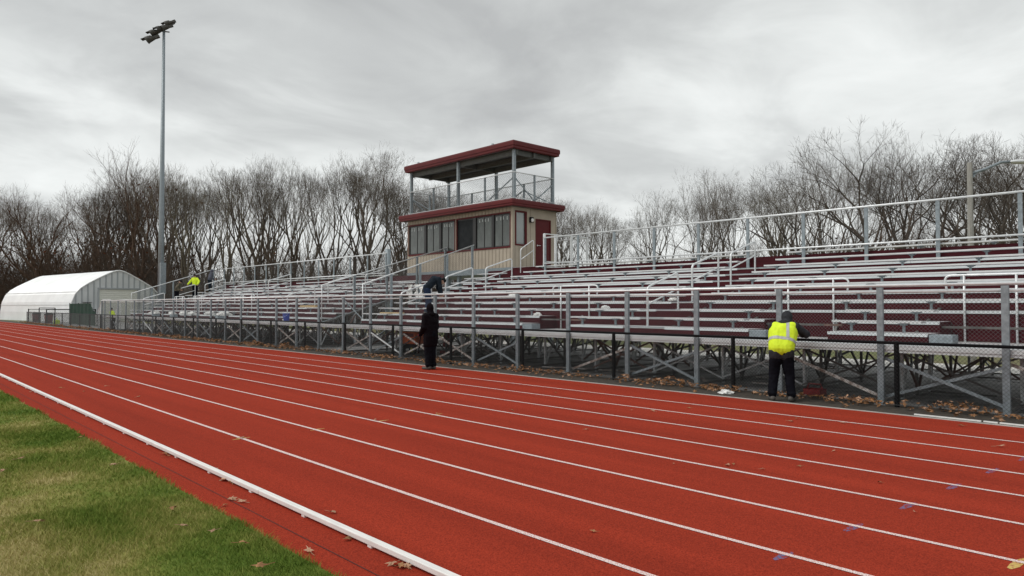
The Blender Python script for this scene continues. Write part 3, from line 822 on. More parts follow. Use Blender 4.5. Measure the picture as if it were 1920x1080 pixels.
x = X0+.16
while x < X1-.1:
    for (z0, z1) in ((Z0+.01, WZ0-.06), (WZ1+.06, Z1-.01)): b.box(x-.012, x+.012, Y0-.004, Y0-.0005, z0, z1); b.box(x+.0125, x+.045, Y0-.012, Y0-.0005, z0, z1)
    x += .235
Y = Y0+.16
while Y < Y1-.05:
    ok = not (SW[0]-.1 < Y < SW[1]+.1)
    okd = not (DW[0]-.1 < Y < DW[1]+.1)
    z1 = Z1-.01
    if ok and okd: b.box(X1+.0005, X1+.009, Y-.016, Y+.016, Z0+.01, z1)
    elif ok is False: b.box(X1+.0005, X1+.009, Y-.016, Y+.016, Z0+.01, SW[2]-.08)
    Y += .235
b.build('wall', [M_tan, M_tand], PB)
b = MB(); b.box(X1-.10, X1+.014, Y0-.014, Y0-.001, Z0, Z1); b.box(X1+.0005, X1+.014, Y0-.001, Y0+.10, Z0, Z1); b.build('corner_trim', M_tan, PB)
b = MB(); b.box(X0-.01, X0+.10, Y0-.014, Y0-.001, Z0, Z1); b.build('corner_trim', M_tan, PB)
b = MB(); b.box(X0+T, X1-T, Y0+T, Y1-T, Z0, Z0+.02); b.build('floor', M_under, PB)
def window(xa, xb, dark=False, split=True):
    fr = MB(); Yf = Y0+.03
    t = .05
    fr.box(xa, xb, Yf, Yf+.05, WZ0+.02, WZ0+.07); fr.box(xa, xb, Yf, Yf+.05, WZ1-.07, WZ1-.02)
    fr.box(xa, xa+t, Yf+.001, Yf+.049, WZ0+.07, WZ1-.07); fr.box(xb-t, xb, Yf+.001, Yf+.049, WZ0+.07, WZ1-.07)
    if split: m = (xa+xb)/2; fr.box(m-.02, m+.02, Yf+.002, Yf+.048, WZ0+.07, WZ1-.07)
    w = fr.build('window', M_wframe, PB)
    g = MB(); g.box(xa+t, xb-t, Yf+.02, Yf+.03, WZ0+.07, WZ1-.07); g.build('pane', M_roomdark if dark else M_glass, w)  # the dark one is a sheet painted as interior shade, not glass
    if not dark:
        s = MB(); r_ = random.Random(int(abs(xa*10)))
        for q in range(4):
            sx = xa+t+.06+(xb-xa-2*t-.14)*(q+.5*r_.random())/4; s.box(sx, sx+.055, Yf+.015, Yf+.0195, WZ1-.24-.05*r_.random(), WZ1-.13)
        s.build('sticker', M_sticker, w)
for (a, e, dk) in ((250,402,0),(418,552,0),(568,706,0),(730,890,1),(915,1078,0),(1095,1258,0)): window(xw(a), xw(e), dk, not dk)
for (xa, xb) in groups:     # dark red trim round both window groups and thick black mullions
    b = MB()
    b.box(xa-.03, xb+.03, Y0-.025, Y0+.03, WZ0-.05, WZ0+.02); b.box(xa-.03, xb+.03, Y0-.025, Y0+.03, WZ1-.02, WZ1+.05)
    b.box(xa-.03, xa+.015, Y0-.024, Y0+.03, WZ0+.02, WZ1-.02); b.box(xb-.015, xb+.03, Y0-.024, Y0+.03, WZ0+.02, WZ1-.02)
    b.build('window_trim', M_door, PB)
for (a, e) in ((402,418),(552,568),(890,915),(1078,1095)): b = MB(); b.box(xw(a)-.02, xw(e)+.02, Y0-.002, Y0+.028, WZ0+.02, WZ1-.02); b.build('mullion', M_wframe, PB)
# side window, door, lamp
b = MB(); y0s, y1s, z0s, z1s = SW
b.box(X1-.06, X1+.02, y0s-.05, y1s+.05, z0s-.05, z0s+.02); b.box(X1-.06, X1+.02, y0s-.05, y1s+.05, z1s-.02, z1s+.05)
b.box(X1-.06, X1+.019, y0s-.05, y0s+.02, z0s+.02, z1s-.02); b.box(X1-.06, X1+.019, y1s-.06, y1s+.05, z0s+.02, z1s-.02)
w = b.build('window', M_door, PB); g = MB(); g.box(X1-.05, X1-.04, y0s+.02, y1s-.06, z0s+.02, z1s-.02); g.build('pane', M_sidegl, w)
b = MB(); b.box(X1-.07, X1-.02, DW[0]+.05, DW[1]-.05, DW[2], DW[3]-.05)
d = b.build('door', M_door, PB)
b = MB(); b.box(X1-.06, X1+.012, DW[0], DW[0]+.049, DW[2], DW[3]); b.box(X1-.06, X1+.012, DW[1]-.049, DW[1], DW[2], DW[3]); b.box(X1-.061, X1+.013, DW[0]+.05, DW[1]-.05, DW[3]-.049, DW[3]); b.build('frame', M_door, d)
b = MB(); b.tube([(X1-.02, DW[0]+.14, 4.42), (X1+.05, DW[0]+.14, 4.42), (X1+.05, DW[0]+.28, 4.42)], .014, 8); b.ell((X1-.015, DW[0]+.14, 4.42), (.012, .04, .04)); b.build('handle', M_alu, d, True)
b = MB(); b.box(X1+.001, X1+.10, 22.02, 22.22, 5.42, 5.66); l = b.build('wall_lamp', M_black, PB); bevel(l, .01)
b = MB(); b.ell((X1+.11, 22.12, 5.52), (.06, .075, .09)); b.build('lamp_glass', M_plast, l, True)
# roof slab with stepped red fascia
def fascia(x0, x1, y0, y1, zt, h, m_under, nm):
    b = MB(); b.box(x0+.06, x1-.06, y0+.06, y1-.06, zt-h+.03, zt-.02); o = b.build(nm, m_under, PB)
    b = MB()
    prof = [(.0, zt), (-.02, zt-.03), (-.03, zt-.06), (-.03, zt-h*.60), (0, zt-h*.68), (0, zt-h*.93), (.06, zt-h)]
    cs = [(x0, y0, -1, -1), (x1, y0, 1, -1), (x1, y1, 1, 1), (x0, y1, -1, 1)]
    ring = [[(cx - sx*off*1.0, cy - sy*off*1.0, z) for (off, z) in prof] for (cx, cy, sx, sy) in cs]
    inner = [(cx - sx*.12, cy - sy*.12, zt) for (cx, cy, sx, sy) in cs]; innb = [(cx - sx*.12, cy - sy*.12, zt-h) for (cx, cy, sx, sy) in cs]
    for i in range(4):
        j = (i+1) % 4
        for q in range(len(prof)-1): b.quad(ring[i][q], ring[i][q+1], ring[j][q+1], ring[j][q])
        b.quad(inner[i], ring[i][0], ring[j][0], inner[j]); b.quad(ring[i][-1], innb[i], innb[j], ring[j][-1])
    b.build('fascia', M_red, o)
    return o
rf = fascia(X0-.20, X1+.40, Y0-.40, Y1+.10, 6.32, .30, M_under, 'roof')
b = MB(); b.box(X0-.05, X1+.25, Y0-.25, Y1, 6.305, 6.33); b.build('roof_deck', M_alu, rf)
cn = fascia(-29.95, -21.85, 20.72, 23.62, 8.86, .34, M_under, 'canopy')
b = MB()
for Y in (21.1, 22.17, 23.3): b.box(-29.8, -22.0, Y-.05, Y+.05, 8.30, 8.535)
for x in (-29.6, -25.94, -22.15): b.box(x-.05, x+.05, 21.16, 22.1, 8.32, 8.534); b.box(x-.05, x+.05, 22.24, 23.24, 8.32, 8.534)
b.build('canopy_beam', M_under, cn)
for x in (-29.3, -23.6):
    b = MB(); b.tube([(x, 21.1, 8.85), (x, 21.1, 9.03)], .06, 10); b.build('roof_vent', M_galv, cn, True)
for x in (-29.75, -25.94, -22.1):
    for Y in (21.0, 23.43):
        b = MB(); b.box(x-.06, x+.06, Y-.06, Y+.06, 6.33, 8.53); b.build('deck_post', M_galv, PB)
ZR = 7.53
b = MB()
for (p, q) in (((-29.75,20.95),(-22.05,20.95)), ((-22.05,20.95),(-22.05,23.48)), ((-29.75,23.48),(-22.05,23.48)), ((-29.8,20.95),(-29.8,23.48))):
    b.tube([(*p, ZR), (*q, ZR)], .025, 8); b.tube([(*p, 6.42), (*q, 6.42)], .018, 6)
b.build('deck_rail', M_galvb, PB, True)
for (x, Y) in ((-27.85, 20.98), (-27.85, 23.46), (-24.0, 20.98), (-24.0, 23.46), (-22.04, 22.2), (-29.81, 22.2)):
    b = MB(); b.box(x-.04, x+.04, Y-.03, Y+.03, 6.33, ZR); b.build('rail_post', M_galv, PB)
for (p, q) in (((-29.75,20.99,7.2),(-28.0,20.99,6.4)), ((-23.9,20.99,6.4),(-22.15,20.99,7.3)), ((-22.05,21.05,7.25),(-22.05,22.15,6.4)), ((-22.05,22.25,6.4),(-22.05,23.4,7.25)),
               ((-29.78,21.0,7.2),(-29.78,22.2,6.4)), ((-25.9,23.45,6.4),(-24.1,23.45,7.2)), ((-24,23.45,7.2),(-22.2,23.45,6.4))): b = MB(); b.bar(p, q, .04); b.build('rail_brace', M_galv, PB)
b = MB()
chain(b, (-29.75, 20.93, 6.42), (1,0), 7.65, 1.1, 0, .11, .009); chain(b, (-22.05, 20.95, 6.42), (0,1), 2.5, 1.1, 0, .11, .009)
chain(b, (-29.75, 23.5, 6.42), (1,0), 7.65, 1.1, 0, .14, .007); chain(b, (-29.8, 20.95, 6.42), (0,1), 2.5, 1.1, 0, .14, .007)
b.build('wire_mesh', M_gwire, PB)
# landing by the door with its rail
b = MB(); b.box(X1+.03, -20.35, 21.0, 23.8, Z0-.08, Z0-.02); b.box(X1+.03, -20.35, 20.98, 21.0, Z0-.30, Z0-.03); b.build('landing', M_alu, PB)
b = MB(); b.box(X1+.03, -20.35, 20.95, 20.978, 3.05, 3.36); b.build('landing_riser', M_mar, PB)
b = MB()
b.tube([(-20.3, 21.0, 4.70), (-20.3, 23.8, 4.70)], .024, 8); b.tube([(-20.3, 21.0, 3.55), (-20.3, 23.8, 3.55)], .02, 8)
for Y in (21.03, 21.7, 22.7, 23.75): b.box(-20.34, -20.26, Y-.04, Y+.04, 2.9, 4.7)
b.tube([(-22.2, 23.8, 4.70), (-20.3, 23.8, 4.70)], .022, 8)
b.build('landing_rail', M_galvb, PB)
b = MB(); x = -21.3; b.tube(pipe_round([(x, 20.62, 3.1), (x, 20.62, 4.1), (x, 21.4, 4.55), (x, 21.4, 3.35)], .02, .12), .022, 8); b.tube([(x, 20.62, 3.65), (x, 21.4, 4.1)], .018, 8); b.build('landing_handrail', M_galvb, PB, True)

# ------------------------------------------------------------------ black fence
FY = 12.95
FN = thing('chain_link_fence', 'long low black chain-link fence between the red track and the bleachers', 'fence', (-40, FY, 0))
x = 1.84+3.03; xsf = []
pm = MB().tube([(0,0,0),(0,0,1.10)], .041, 10).ell((0,0,1.10), (.043,.043,.02)).mesh('fence_post', M_black)
while x > -84: 
    link('fence_post', pm, FN, (x, FY+.01, 0)); xsf.append(x); x -= 3.03
b = MB(); b.tube([(-83.6, FY, 1.085), (4.9, FY, 1.085)], .026, 8); b.build('top_rail', M_black, FN, True)
b = MB(); chain(b, (-40, FY-.03, .03), (1, 0), 44.9, 1.04, 0, .064, .0045); chain(b, (-83.6, FY-.03, .03), (1, 0), 43.6, 1.04, 0, .12, .009); b.build('wire_mesh', M_wire, FN)
b = MB(); b.tube([(-83.6, FY-.03, .04), (4.9, FY-.03, .04)], .006, 4); b.build('bottom_wire', M_wire, FN)
# taller gate frame of the enclosure at the far end
GT = thing('fence_enclosure', 'small black chain-link enclosure with a gate frame round the maroon bins', 'fence', (-80, 15, 0))
for (p, q) in (((-83.6,13.1),(-83.6,17)), ((-83.6,17),(-75,17)), ((-75,13.1),(-75,17))):
    for (a, h) in ((p, 1.4), (q, 1.4)):
        b = MB(); b.tube([(*a, 0), (*a, h)], .045, 8); b.build('fence_post', M_black, GT)
    b = MB(); b.tube([(*p, 1.35), (*q, 1.35)], .03, 6); b.build('top_rail', M_black, GT)
    L = math.dist(p, q); b = MB(); chain(b, (*p, .05), ((q[0]-p[0])/L, (q[1]-p[1])/L), L, 1.25, 0, .14, .007); b.build('wire_mesh', M_wire, GT)
b = MB()
for x in (-79.5, -72.5): b.tube([(x, 13.3, 0), (x, 13.3, 1.5)], .04, 8)
b.tube([(-79.5, 13.3, 1.5), (-72.5, 13.3, 1.5)], .035, 8); b.build('gate_frame', M_black, GT)
# green windscreen
WS = thing('windscreen_fence', 'dark green windscreen panel sagging at its right end before the white shed', 'fence', (-71, 15, 0))
b = MB(); pts = [(-76, .05), (-65.8, .05), (-65.2, .95), (-67.0, 1.55), (-68.2, 1.88), (-76, 1.92)]
n = 40
for i in range(n):
    xa = -76 + 10.4*i/n; xb = -76 + 10.4*(i+1)/n
    def zt(x): return 1.9 if x < -68.2 else 1.9 - (x+68.2)*.36
    def yy(x, z): return 15 + .06*math.sin(x*2.3+z) + .03*math.sin(x*7)
    for (za, zb) in ((.03, .5), (.5, 1.0)):
        b.quad((xa, yy(xa,za), za*zt(xa)), (xb, yy(xb,za), za*zt(xb)), (xb, yy(xb,zb), zb*zt(xb)), (xa, yy(xa,zb), zb*zt(xa)))
o = b.build('screen_cloth', M_green, WS); sm = o.modifiers.new('t', 'SOLIDIFY'); sm.thickness = .006
for x in (-76, -72.6, -69.2, -65.8): b = MB(); b.tube([(x, 15.1, 0), (x, 15.1, 1.95 if x < -66 else 1.2)], .035, 8); b.build('fence_post', M_black, WS)
# bins
def trash(u, Y, label):
    x = XatY(u, Y); t = thing('trash_bin', label, 'bin', (x, Y, 0), 'maroon bins in the enclosure')
    b = MB(); b.tube([(x,Y,.05),(x,Y,.5),(x,Y,.85)], [.30,.34,.37], 16); b.build('barrel', M_redp, t, True)
    b = MB(); b.tube([(x,Y,.85),(x,Y,.93),(x,Y,1.0)], [.39,.38,.2], 16); b.build('lid', M_black, t, True)
    b = MB(); b.tube([(x,Y-.3,.0),(x,Y-.3,.06)], .06, 8); b.tube([(x,Y+.3,0),(x,Y+.3,.06)], .06, 8); b.build('wheel', M_rubber, t)
trash(69, 13.9, 'maroon bin nearer the left post of the black enclosure'); trash(92, 14.0, 'maroon bin under the gate frame of the black enclosure')
b = MB(); x = XatY(107, 13.9); b.box(x-.35, x+.35, 13.7, 14.1, .05, .4); b.tube([(x-.3, 13.9, .4), (x, 13.9, .6), (x+.3, 13.9, .4)], .02, 6)
tag(bevel(b.build('crate', M_vest), .03), 'small bright yellow crate beside the maroon bins', 'crate')

# ------------------------------------------------------------------ arched white shed
SH = thing('storage_shed', 'white arched metal storage shed with grey ribbed front and roll-up door', 'shed', (-84.7, 21.4, 0))
ax = Vector((-math.cos(R(8)), -math.sin(R(8)), 0)); wx = Vector((math.sin(R(8)), -math.cos(R(8)), 0))   # length axis, towards-track axis
O = Vector((-84.7, 21.4, 0)); HW = 4.75
prof = [(4.75, 0), (4.72, 1.0), (4.58, 2.1), (4.25, 2.95), (3.75, 3.55), (3.1, 4.02), (2.2, 4.55), (1.2, 5.1), (.6, 5.38), (.25, 5.48), (0, 5.5)]
full = prof + [(-w, z) for (w, z) in reversed(prof[:-1])]
def sp(w, z, l): return O + wx*w + ax*l + Vector((0,0,z))
b = MB(); NL = 150; Ls = 22.0
for i in range(NL):
    la, lb = Ls*i/NL, Ls*(i+1)/NL
    oa = .02 if i % 2 else -.02; ob = -oa
    for j in range(len(full)-1):
        (w0, z0), (w1, z1) = full[j], full[j+1]
        ka, kb = 1+oa/4, 1+ob/4
        b.quad(sp(w0*ka, z0*ka, la), sp(w0*kb, z0*kb, lb), sp(w1*kb, z1*kb, lb), sp(w1*ka, z1*ka, la))
b.build('arched_roof', M_white, SH)
b = MB()
for w, z in ((4.62, 1.8),(4.1, 3.15)): b.bar(sp(w*1.006, z*1.006, 0), sp(w*1.006, z*1.006, Ls), .05)
b.build('roof_seam', M_panel, SH)
def zprof(w):
    w = abs(w)
    for (w0, z0), (w1, z1) in zip(prof, prof[1:]):
        if w1 <= w <= w0: return z0+(z1-z0)*(w0-w)/max(1e-6, w0-w1)
    return 0
n = 40; DX = (-1.95, 1.95, 3.45)
for l in (Ls-.05, .05):
    b = MB()
    for i in range(n):
        w0 = -HW+2*HW*i/n; w1 = -HW+2*HW*(i+1)/n; 
        zb0 = DX[2] if (l < 1 and DX[0] <= (w0+w1)/2 <= DX[1]) else 0
        b.quad(sp(w0, zb0, l), sp(w1, zb0, l), sp(w1, max(zb0, zprof(w1)), l), sp(w0, max(zb0, zprof(w0)), l))
    fw = b.build('front_wall' if l < 1 else 'rear_wall', M_panel, SH)
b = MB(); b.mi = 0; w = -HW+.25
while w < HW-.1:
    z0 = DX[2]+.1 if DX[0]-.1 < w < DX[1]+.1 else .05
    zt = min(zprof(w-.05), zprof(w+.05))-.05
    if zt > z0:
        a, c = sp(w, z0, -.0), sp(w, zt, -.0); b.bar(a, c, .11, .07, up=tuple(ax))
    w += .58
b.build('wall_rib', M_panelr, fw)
b = MB(); b.tube([sp(w_, z_, -.02) for w_, z_ in full], .07, 6); b.build('edge_trim', M_white, SH)
b = MB()
for i in range(16):
    z0 = DX[2]*i/16; b.quad(sp(DX[0], z0, .0), sp(DX[1], z0, .0), sp(DX[1], z0+DX[2]/16-.02, .03), sp(DX[0], z0+DX[2]/16-.02, .03))
    b.quad(sp(DX[0], z0+DX[2]/16-.02, .03), sp(DX[1], z0+DX[2]/16-.02, .03), sp(DX[1], z0+DX[2]/16, .0), sp(DX[0], z0+DX[2]/16, .0))
b.build('roll_door', M_rolldoor, SH)
b = MB(); b.bar(sp(DX[0]-.08, 0, -.04), sp(DX[0]-.08, DX[2]+.1, -.04), .14); b.bar(sp(DX[1]+.08, 0, -.04), sp(DX[1]+.08, DX[2]+.1, -.04), .14); b.bar(sp(DX[0]-.15, DX[2]+.1, -.04), sp(DX[1]+.15, DX[2]+.1, -.04), .16); b.build('door_frame', M_panelr, SH)
b = MB(); b.bar(sp(3.55, 2.05, -.09), sp(2.7, 2.05, -.09), .25, .04); b.build('vent_hood', M_black, SH)

# ------------------------------------------------------------------ poles
FL = thing('floodlight_pole', 'very tall grey floodlight pole with a cluster of lamps, left of the bleachers', 'light pole', (-57.8, 17.5, 0))
b = MB(); b.tube([(-57.8,17.5,0), (-57.8,17.5,8), (-57.8,17.5,23.2)], [.235, .19, .095], 16); b.build('pole', M_galv, FL, True)
b = MB(); b.box(-57.72, -57.38, 17.35, 17.75, 2.6, 5.0); o = b.build('control_box', M_galv, FL); bevel(o, .02)
b = MB(); b.tube([(-58.5,16.9,22.6),(-57.8,17.5,23.1),(-57.2,18.1,23.6)], .06, 8); b.tube([(-58.1,17.2,23.0),(-57.5,17.8,22.9)], .05, 8); b.build('cross_arm', M_lampd, FL, True)
def lampm():
    b = MB(); b.tube([(0,-.0,0),(.0,.55,.05),(.0,.75,.02)], [.12,.27,.30], 14); b.box(-.2,.2,.3,1.1,.18,.21); b.box(-.12,.12,-.25,.05,-.10,.12); return b.mesh('lamp', M_lampd)
lm = lampm()
Rv = Vector((SA, CA, 0))      # image-right direction
for (dr, z, rz, sc) in ((-.85, 22.5, 150, 1.0), (-.62, 23.0, 150, .85), (-.1, 23.25, 165, .8), (.3, 23.35, 160, .8), (.5, 23.7, 150, .8)):
    p = Vector((-57.8, 17.5, 0)) + Rv*(dr+.25*sc) + Vector((0,0,z)); o = link('lamp', lm, FL, p); o.rotation_euler = (R(-22), 0, R(rz-10)); o.scale = (sc,)*3

xq, yq = XatY(1822, 25), 25
SL = thing('street_lamp', 'weathered concrete street lamp with a curved arm behind the back rail at the right', 'street lamp', (xq, yq, 0))
zs = lambda y, u, Y: H + (573-y)/(u+287)*Y/CA
zp = zs(304, 1822, yq)
b = MB(); b.tube([(xq,yq,0),(xq,yq,zp)], [.105,.075], 8); o = b.build('pole', M_cpole, SL)
b = MB(); e1 = Vector((xq,yq,zp-.35)); end = e1 + Rv*1.25*1.0 + Vector((0,0,.38))
b.tube([e1, e1+Rv*.5+Vector((0,0,.16)), e1+Rv*.95+Vector((0,0,.36)), end], .045, 8); b.bar(e1+Vector((0,0,-.2)), e1+Rv*.2+Vector((0,0,.05)), .05); b.build('arm', M_galv, SL, True)
b = MB(); rt = Matrix.Rotation(math.atan2(Rv.y, Rv.x), 3, 'Z'); b.ell(end+Rv*.3, (.36,.13,.07), rot=rt); b.build('lamp_head', M_galvb, SL, True)
xg, yg = XatY(727, 24), 24
b = MB(); b.tube([(xg,yg,0),(xg,yg,zs(468,727,24))], .17, 14); b.ell((xg,yg,zs(468,727,24)), (.17,.17,.05))
tag(smooth(b.build('utility_pole', M_galv)), 'thick short grey metal pole standing just left of the press box', 'pole')

# ------------------------------------------------------------------ trees
def tree_mesh(seed, height=15, fan=.36, trop=.06, wig=.07, thick=.21, bole=.20, levels=8, first=4, leaves=0, lean=0.0, twig=.42):
    """repeatedly forking crown: trunk, few strong limbs, fine twigs at the rim"""
    r_ = random.Random(seed); T = MB(); C = MB(); Lf = MB(); UPV = Vector((0,0,1))
    def rv(): return Vector((r_.gauss(0,1), r_.gauss(0,1), r_.gauss(0,1)))
    def spray(p, d, L, r):
        """end twigs"""
        for q in range(2):
            nd = (d + rv()*.42 + UPV*.12).normalized(); m = p+nd*L*.5; e = m+(nd+rv()*.25+UPV*.1).normalized()*L*.5
            C.tube([p, m, e], [r, r*.75, r*.4], 3, caps=False)
            if leaves and r_.random() < leaves and p.z < height*.62:
                s = r_.uniform(.08, .17); a = rv().normalized()*s; c = rv().normalized()*s; Lf.poly([e, e+a, e+a+c, e+c])
    def grow(p, d, L, r, lev):
        n = 4 if lev < 3 else 3; pts = [p.copy()]; r1 = r*.80
        for i in range(n):
            d = (d + rv()*wig + UPV*trop).normalized(); p = p + d*(L/n); pts.append(p.copy())
        rads = [r+(r1-r)*i/n for i in range(n+1)]
        if lev == 0: rads[0] *= 1.35
        (T if lev <= 2 else C).tube(pts, rads, (8, 6, 5, 4, 4, 3, 3, 3, 3, 3)[lev], caps=False)
        if lev >= levels: spray(p, d, L*1.0, max(.0055, r1*.8)); return
        if lev >= 2:
            for q in range(1, n):
                if r_.random() < twig*.95*(lev/levels)**1.5:
                    side = rv(); side -= d*side.dot(d); side.normalize(); nd = (d*.65+side*.75+UPV*.15).normalized()
                    if lev < levels-2 and r_.random() < .45: grow(pts[q], nd, L*.62, r1*.42, max(lev+3, levels-3))
                    else: spray(pts[q], nd, height*.055*r_.uniform(.6,1.2), max(.006, r1*.2))
        k = first if lev == 0 else (3 if r_.random() < .10 else 2)
        a0 = r_.uniform(0, 6.28); side = d.cross(rv()).normalized(); up2 = d.cross(side)
        for c in range(k):
            a = a0+6.28*c/k+r_.gauss(0,.3); sd = side*math.cos(a)+up2*math.sin(a)
            lead = (c == 0 and r_.random() < .6)
            ang = fan*(.35 if lead else r_.uniform(.75, 1.35))
            nd = (d*math.cos(ang)+sd*math.sin(ang)).normalized()
            grow(p, nd, (L if lev else height*.19)*(r_.uniform(.82,.92) if lead else r_.uniform(.72,.88))*(.95 if lev else 1.0), r1*(.90 if lead else r_.uniform(.66,.80))*(1 if k < 3 else .88)*(1 if lev < 4 else .88), lev+1)
    grow(Vector((0,0,0)), Vector((lean, .3*lean, 1)).normalized(), height*bole, thick, 0)
    zmax = float(np.percentile([v[2] for v in C.v], 99.3))
    return T, C, Lf, zmax
specs = [dict(seed=1, fan=.37, m=M_bark), dict(seed=2, fan=.34, trop=.07, m=M_barkg, bole=.20, first=3, thick=.25), dict(seed=3, fan=.44, trop=.04, m=M_bark),
         dict(seed=14, fan=.52, trop=.03, wig=.10, m=M_barkd, thick=.24, first=3), dict(seed=5, fan=.42, trop=.05, wig=.09, m=M_barkr, leaves=.05, lean=-.3, levels=7), dict(seed=6, fan=.36, trop=.08, m=M_barkd, bole=.17, first=4, thick=.24),
         dict(seed=8, fan=.55, trop=.03, wig=.10, m=M_barkr, leaves=.05, height=11, thick=.13, bole=.10, first=5, levels=6), dict(seed=21, fan=.31, trop=.07, m=M_bark, bole=.24, first=3)]
TV = []
for s in specs:
    m = s.pop('m'); T, C, Lf, zm = tree_mesh(**s)
    a = T.mesh('trunk', m); a.polygons.foreach_set('use_smooth', [True]*len(a.polygons))
    TV.append((a, C.mesh('crown', m), Lf.mesh('dry_leaves', M_leafr) if Lf.v else None, zm))
sky = [(-120,330),(0,348),(60,372),(120,332),(200,322),(270,292),(330,298),(380,310),(430,290),(520,298),(600,303),(650,292),(700,282),(745,300),(790,330),(860,350),(960,350),(1050,345),(1090,368),(1130,386),(1180,372),(1250,350),(1320,330),(1400,312),(1470,322),(1510,292),(1580,268),(1640,250),(1700,268),(1760,275),(1850,266),(2060,262)]
def sky_y(u):
    for (a, ya), (c, yc) in zip(sky, sky[1:]):
        if a <= u <= c: return ya+(yc-ya)*(u-a)/(c-a)
    return 330
def dist(u):
    tb = [(-120,130),(0,120),(300,88),(500,72),(760,66),(1000,72),(1120,84),(1300,74),(1500,58),(1650,50),(2060,48)]
    for (a, ya), (c, yc) in zip(tb, tb[1:]):
        if a <= u <= c: return ya+(yc-ya)*(u-a)/(c-a)
    return 60
def place_tree(u, d, ytop, v, wid, label, group, cat='tree'):
    x, Y = ud(u, d); z = (573-ytop)/F*d + H
    a, c, lf, zm = TV[v]; s = z/zm
    t = thing('bare_tree', label, cat, (x, Y, -.01), group)
    t.scale = (s*wid, s*wid, s); t.rotation_euler = (0, 0, ru(0, 6.28))
    for nm, me in (('trunk', a), ('crown', c), ('dry_leaves', lf)):
        if me is not None:
            o = bpy.data.objects.new(nm, me); COL.objects.link(o); o.parent = t
def region(u):
    if u < 130: return ('bare brown tree in the dense wood behind the white shed', 'trees of the wood behind the white shed')
    if u < 300: return ('bare tree of the dense dark wood between the white shed and the tall floodlight pole', 'trees between the shed and the floodlight pole')
    if u < 780: return ('bare upright tree in the row between the tall floodlight pole and the press box', 'trees between the floodlight pole and the press box')
    if u < 1060: return ('bare tree behind the press box, seen round and through its roof deck', 'trees behind the press box')
    if u < 1490: return ('bare tree of the lower row between the press box and the big spreading tree', 'lower trees right of the press box')
    return ('bare spreading tree of the wood behind the right end of the bleachers', 'trees behind the right end of the bleachers')
rt = random.Random(11)
def jit(a): return rt.uniform(-a, a)
pal = lambda u: (4,5,4,0) if u < 300 else ((1,7,0,5) if u < 780 else ((0,2,5) if u < 1060 else ((1,7,2) if u < 1490 else (3,2,3))))
# the big tree on the right skyline
place_tree(1640, 50, 248, 3, 1.0, 'tallest wide-spreading bare tree on the right skyline, left of the street lamp', 'trees behind the right end of the bleachers')
place_tree(700, 66, 281, 0, 1.0, 'tallest bare tree with a rounded crown just left of the press box', 'trees between the floodlight pole and the press box')
u = -90; i = 0
while u < 2010:
    uu = u+jit(12); lab, grp = region(uu); p = pal(uu)
    if abs(uu-1640) > 45 and abs(uu-700) > 25:
        place_tree(uu, dist(uu)*(1+jit(.05)), sky_y(uu)+abs(jit(22)), p[rt.randrange(len(p))], rt.uniform(.8, 1.15), lab, grp)
    i += 1; u += 50 if uu < 780 else (58 if uu < 1490 else 74)
# rows farther back
for (off, dd, dyk, step) in ((15, 1.16, 24, 52), (33, 1.32, 46, 56)):
    u = -90+off; 
    while u < 2010:
        if 320 < u and rt.random() < (.8 if dd > 1.3 else .35): u += step; continue
        uu = u+jit(14); lab, grp = region(uu); p = pal(uu)
        place_tree(uu, dist(uu)*dd, sky_y(uu)+dyk+jit(14), p[(i+1) % len(p)], rt.uniform(.8, 1.1), lab, grp); i += 1; u += step if uu < 800 else step*1.35
# lower trees and saplings in front of the wood, brushier on the left
u = -80
while u < 2000:
    uu = u+jit(14); lab, grp = region(uu)
    yt = sky_y(uu)*.45+540*.55+jit(22)
    if uu > 300: yt = sky_y(uu)*.45+555*.55+jit(20)
    place_tree(uu, dist(uu)*(1.05 if uu < 330 else .96), yt, 6 if uu < 340 or rt.random() < .5 else 2, rt.uniform(1.1, 1.5), lab.replace('bare ', 'low bare ').replace(' of the dense dark wood', ''), 'low ' + grp, 'small tree'); u += 22 if uu < 320 else 110
# tangled brush on the wood floor
def brush():
    b = MB(); r_ = random.Random(9)
    for i in range(9000):
        uu = r_.uniform(-90, 2010) if i % 3 else r_.uniform(-90, 340)
        if uu > 1000 and r_.random() < .3: continue
        d = dist(uu)*(r_.uniform(1.0, 1.2) if uu < 330 else r_.uniform(.9, 1.12)); x, Y = ud(uu, d)
        hh = r_.uniform(2.0, 8.5)*(1.35 if uu < 320 else 1)
        p = Vector((x, Y, 0)); dr = Vector((r_.gauss(0,.35), r_.gauss(0,.35), 1)).normalized()
        pts = [p]; 
        for k in range(4): dr = (dr+Vector((r_.gauss(0,.22), r_.gauss(0,.22), r_.gauss(0,.1)))).normalized(); pts.append(pts[-1]+dr*hh/4)
        b.mi = 0 if r_.random() < .6 else 1
        b.tube(pts, [.034,.026,.019,.012,.006], 3, caps=False)
        for q in range(5):
            k = r_.randint(1, 3); d2 = (dr+Vector((r_.gauss(0,.8), r_.gauss(0,.8), r_.gauss(.2,.5)))).normalized()
            e = pts[k]+d2*hh*.25; b.tube([pts[k], e, e+(d2+Vector((0,0,.5))).normalized()*hh*.2], [.014,.009,.005], 3, caps=False)
    o = b.build('brush', [M_barkd, M_barkr]); tag(o, 'tangle of bare saplings and brush along the foot of the wood', 'brush', kind='stuff')
brush()

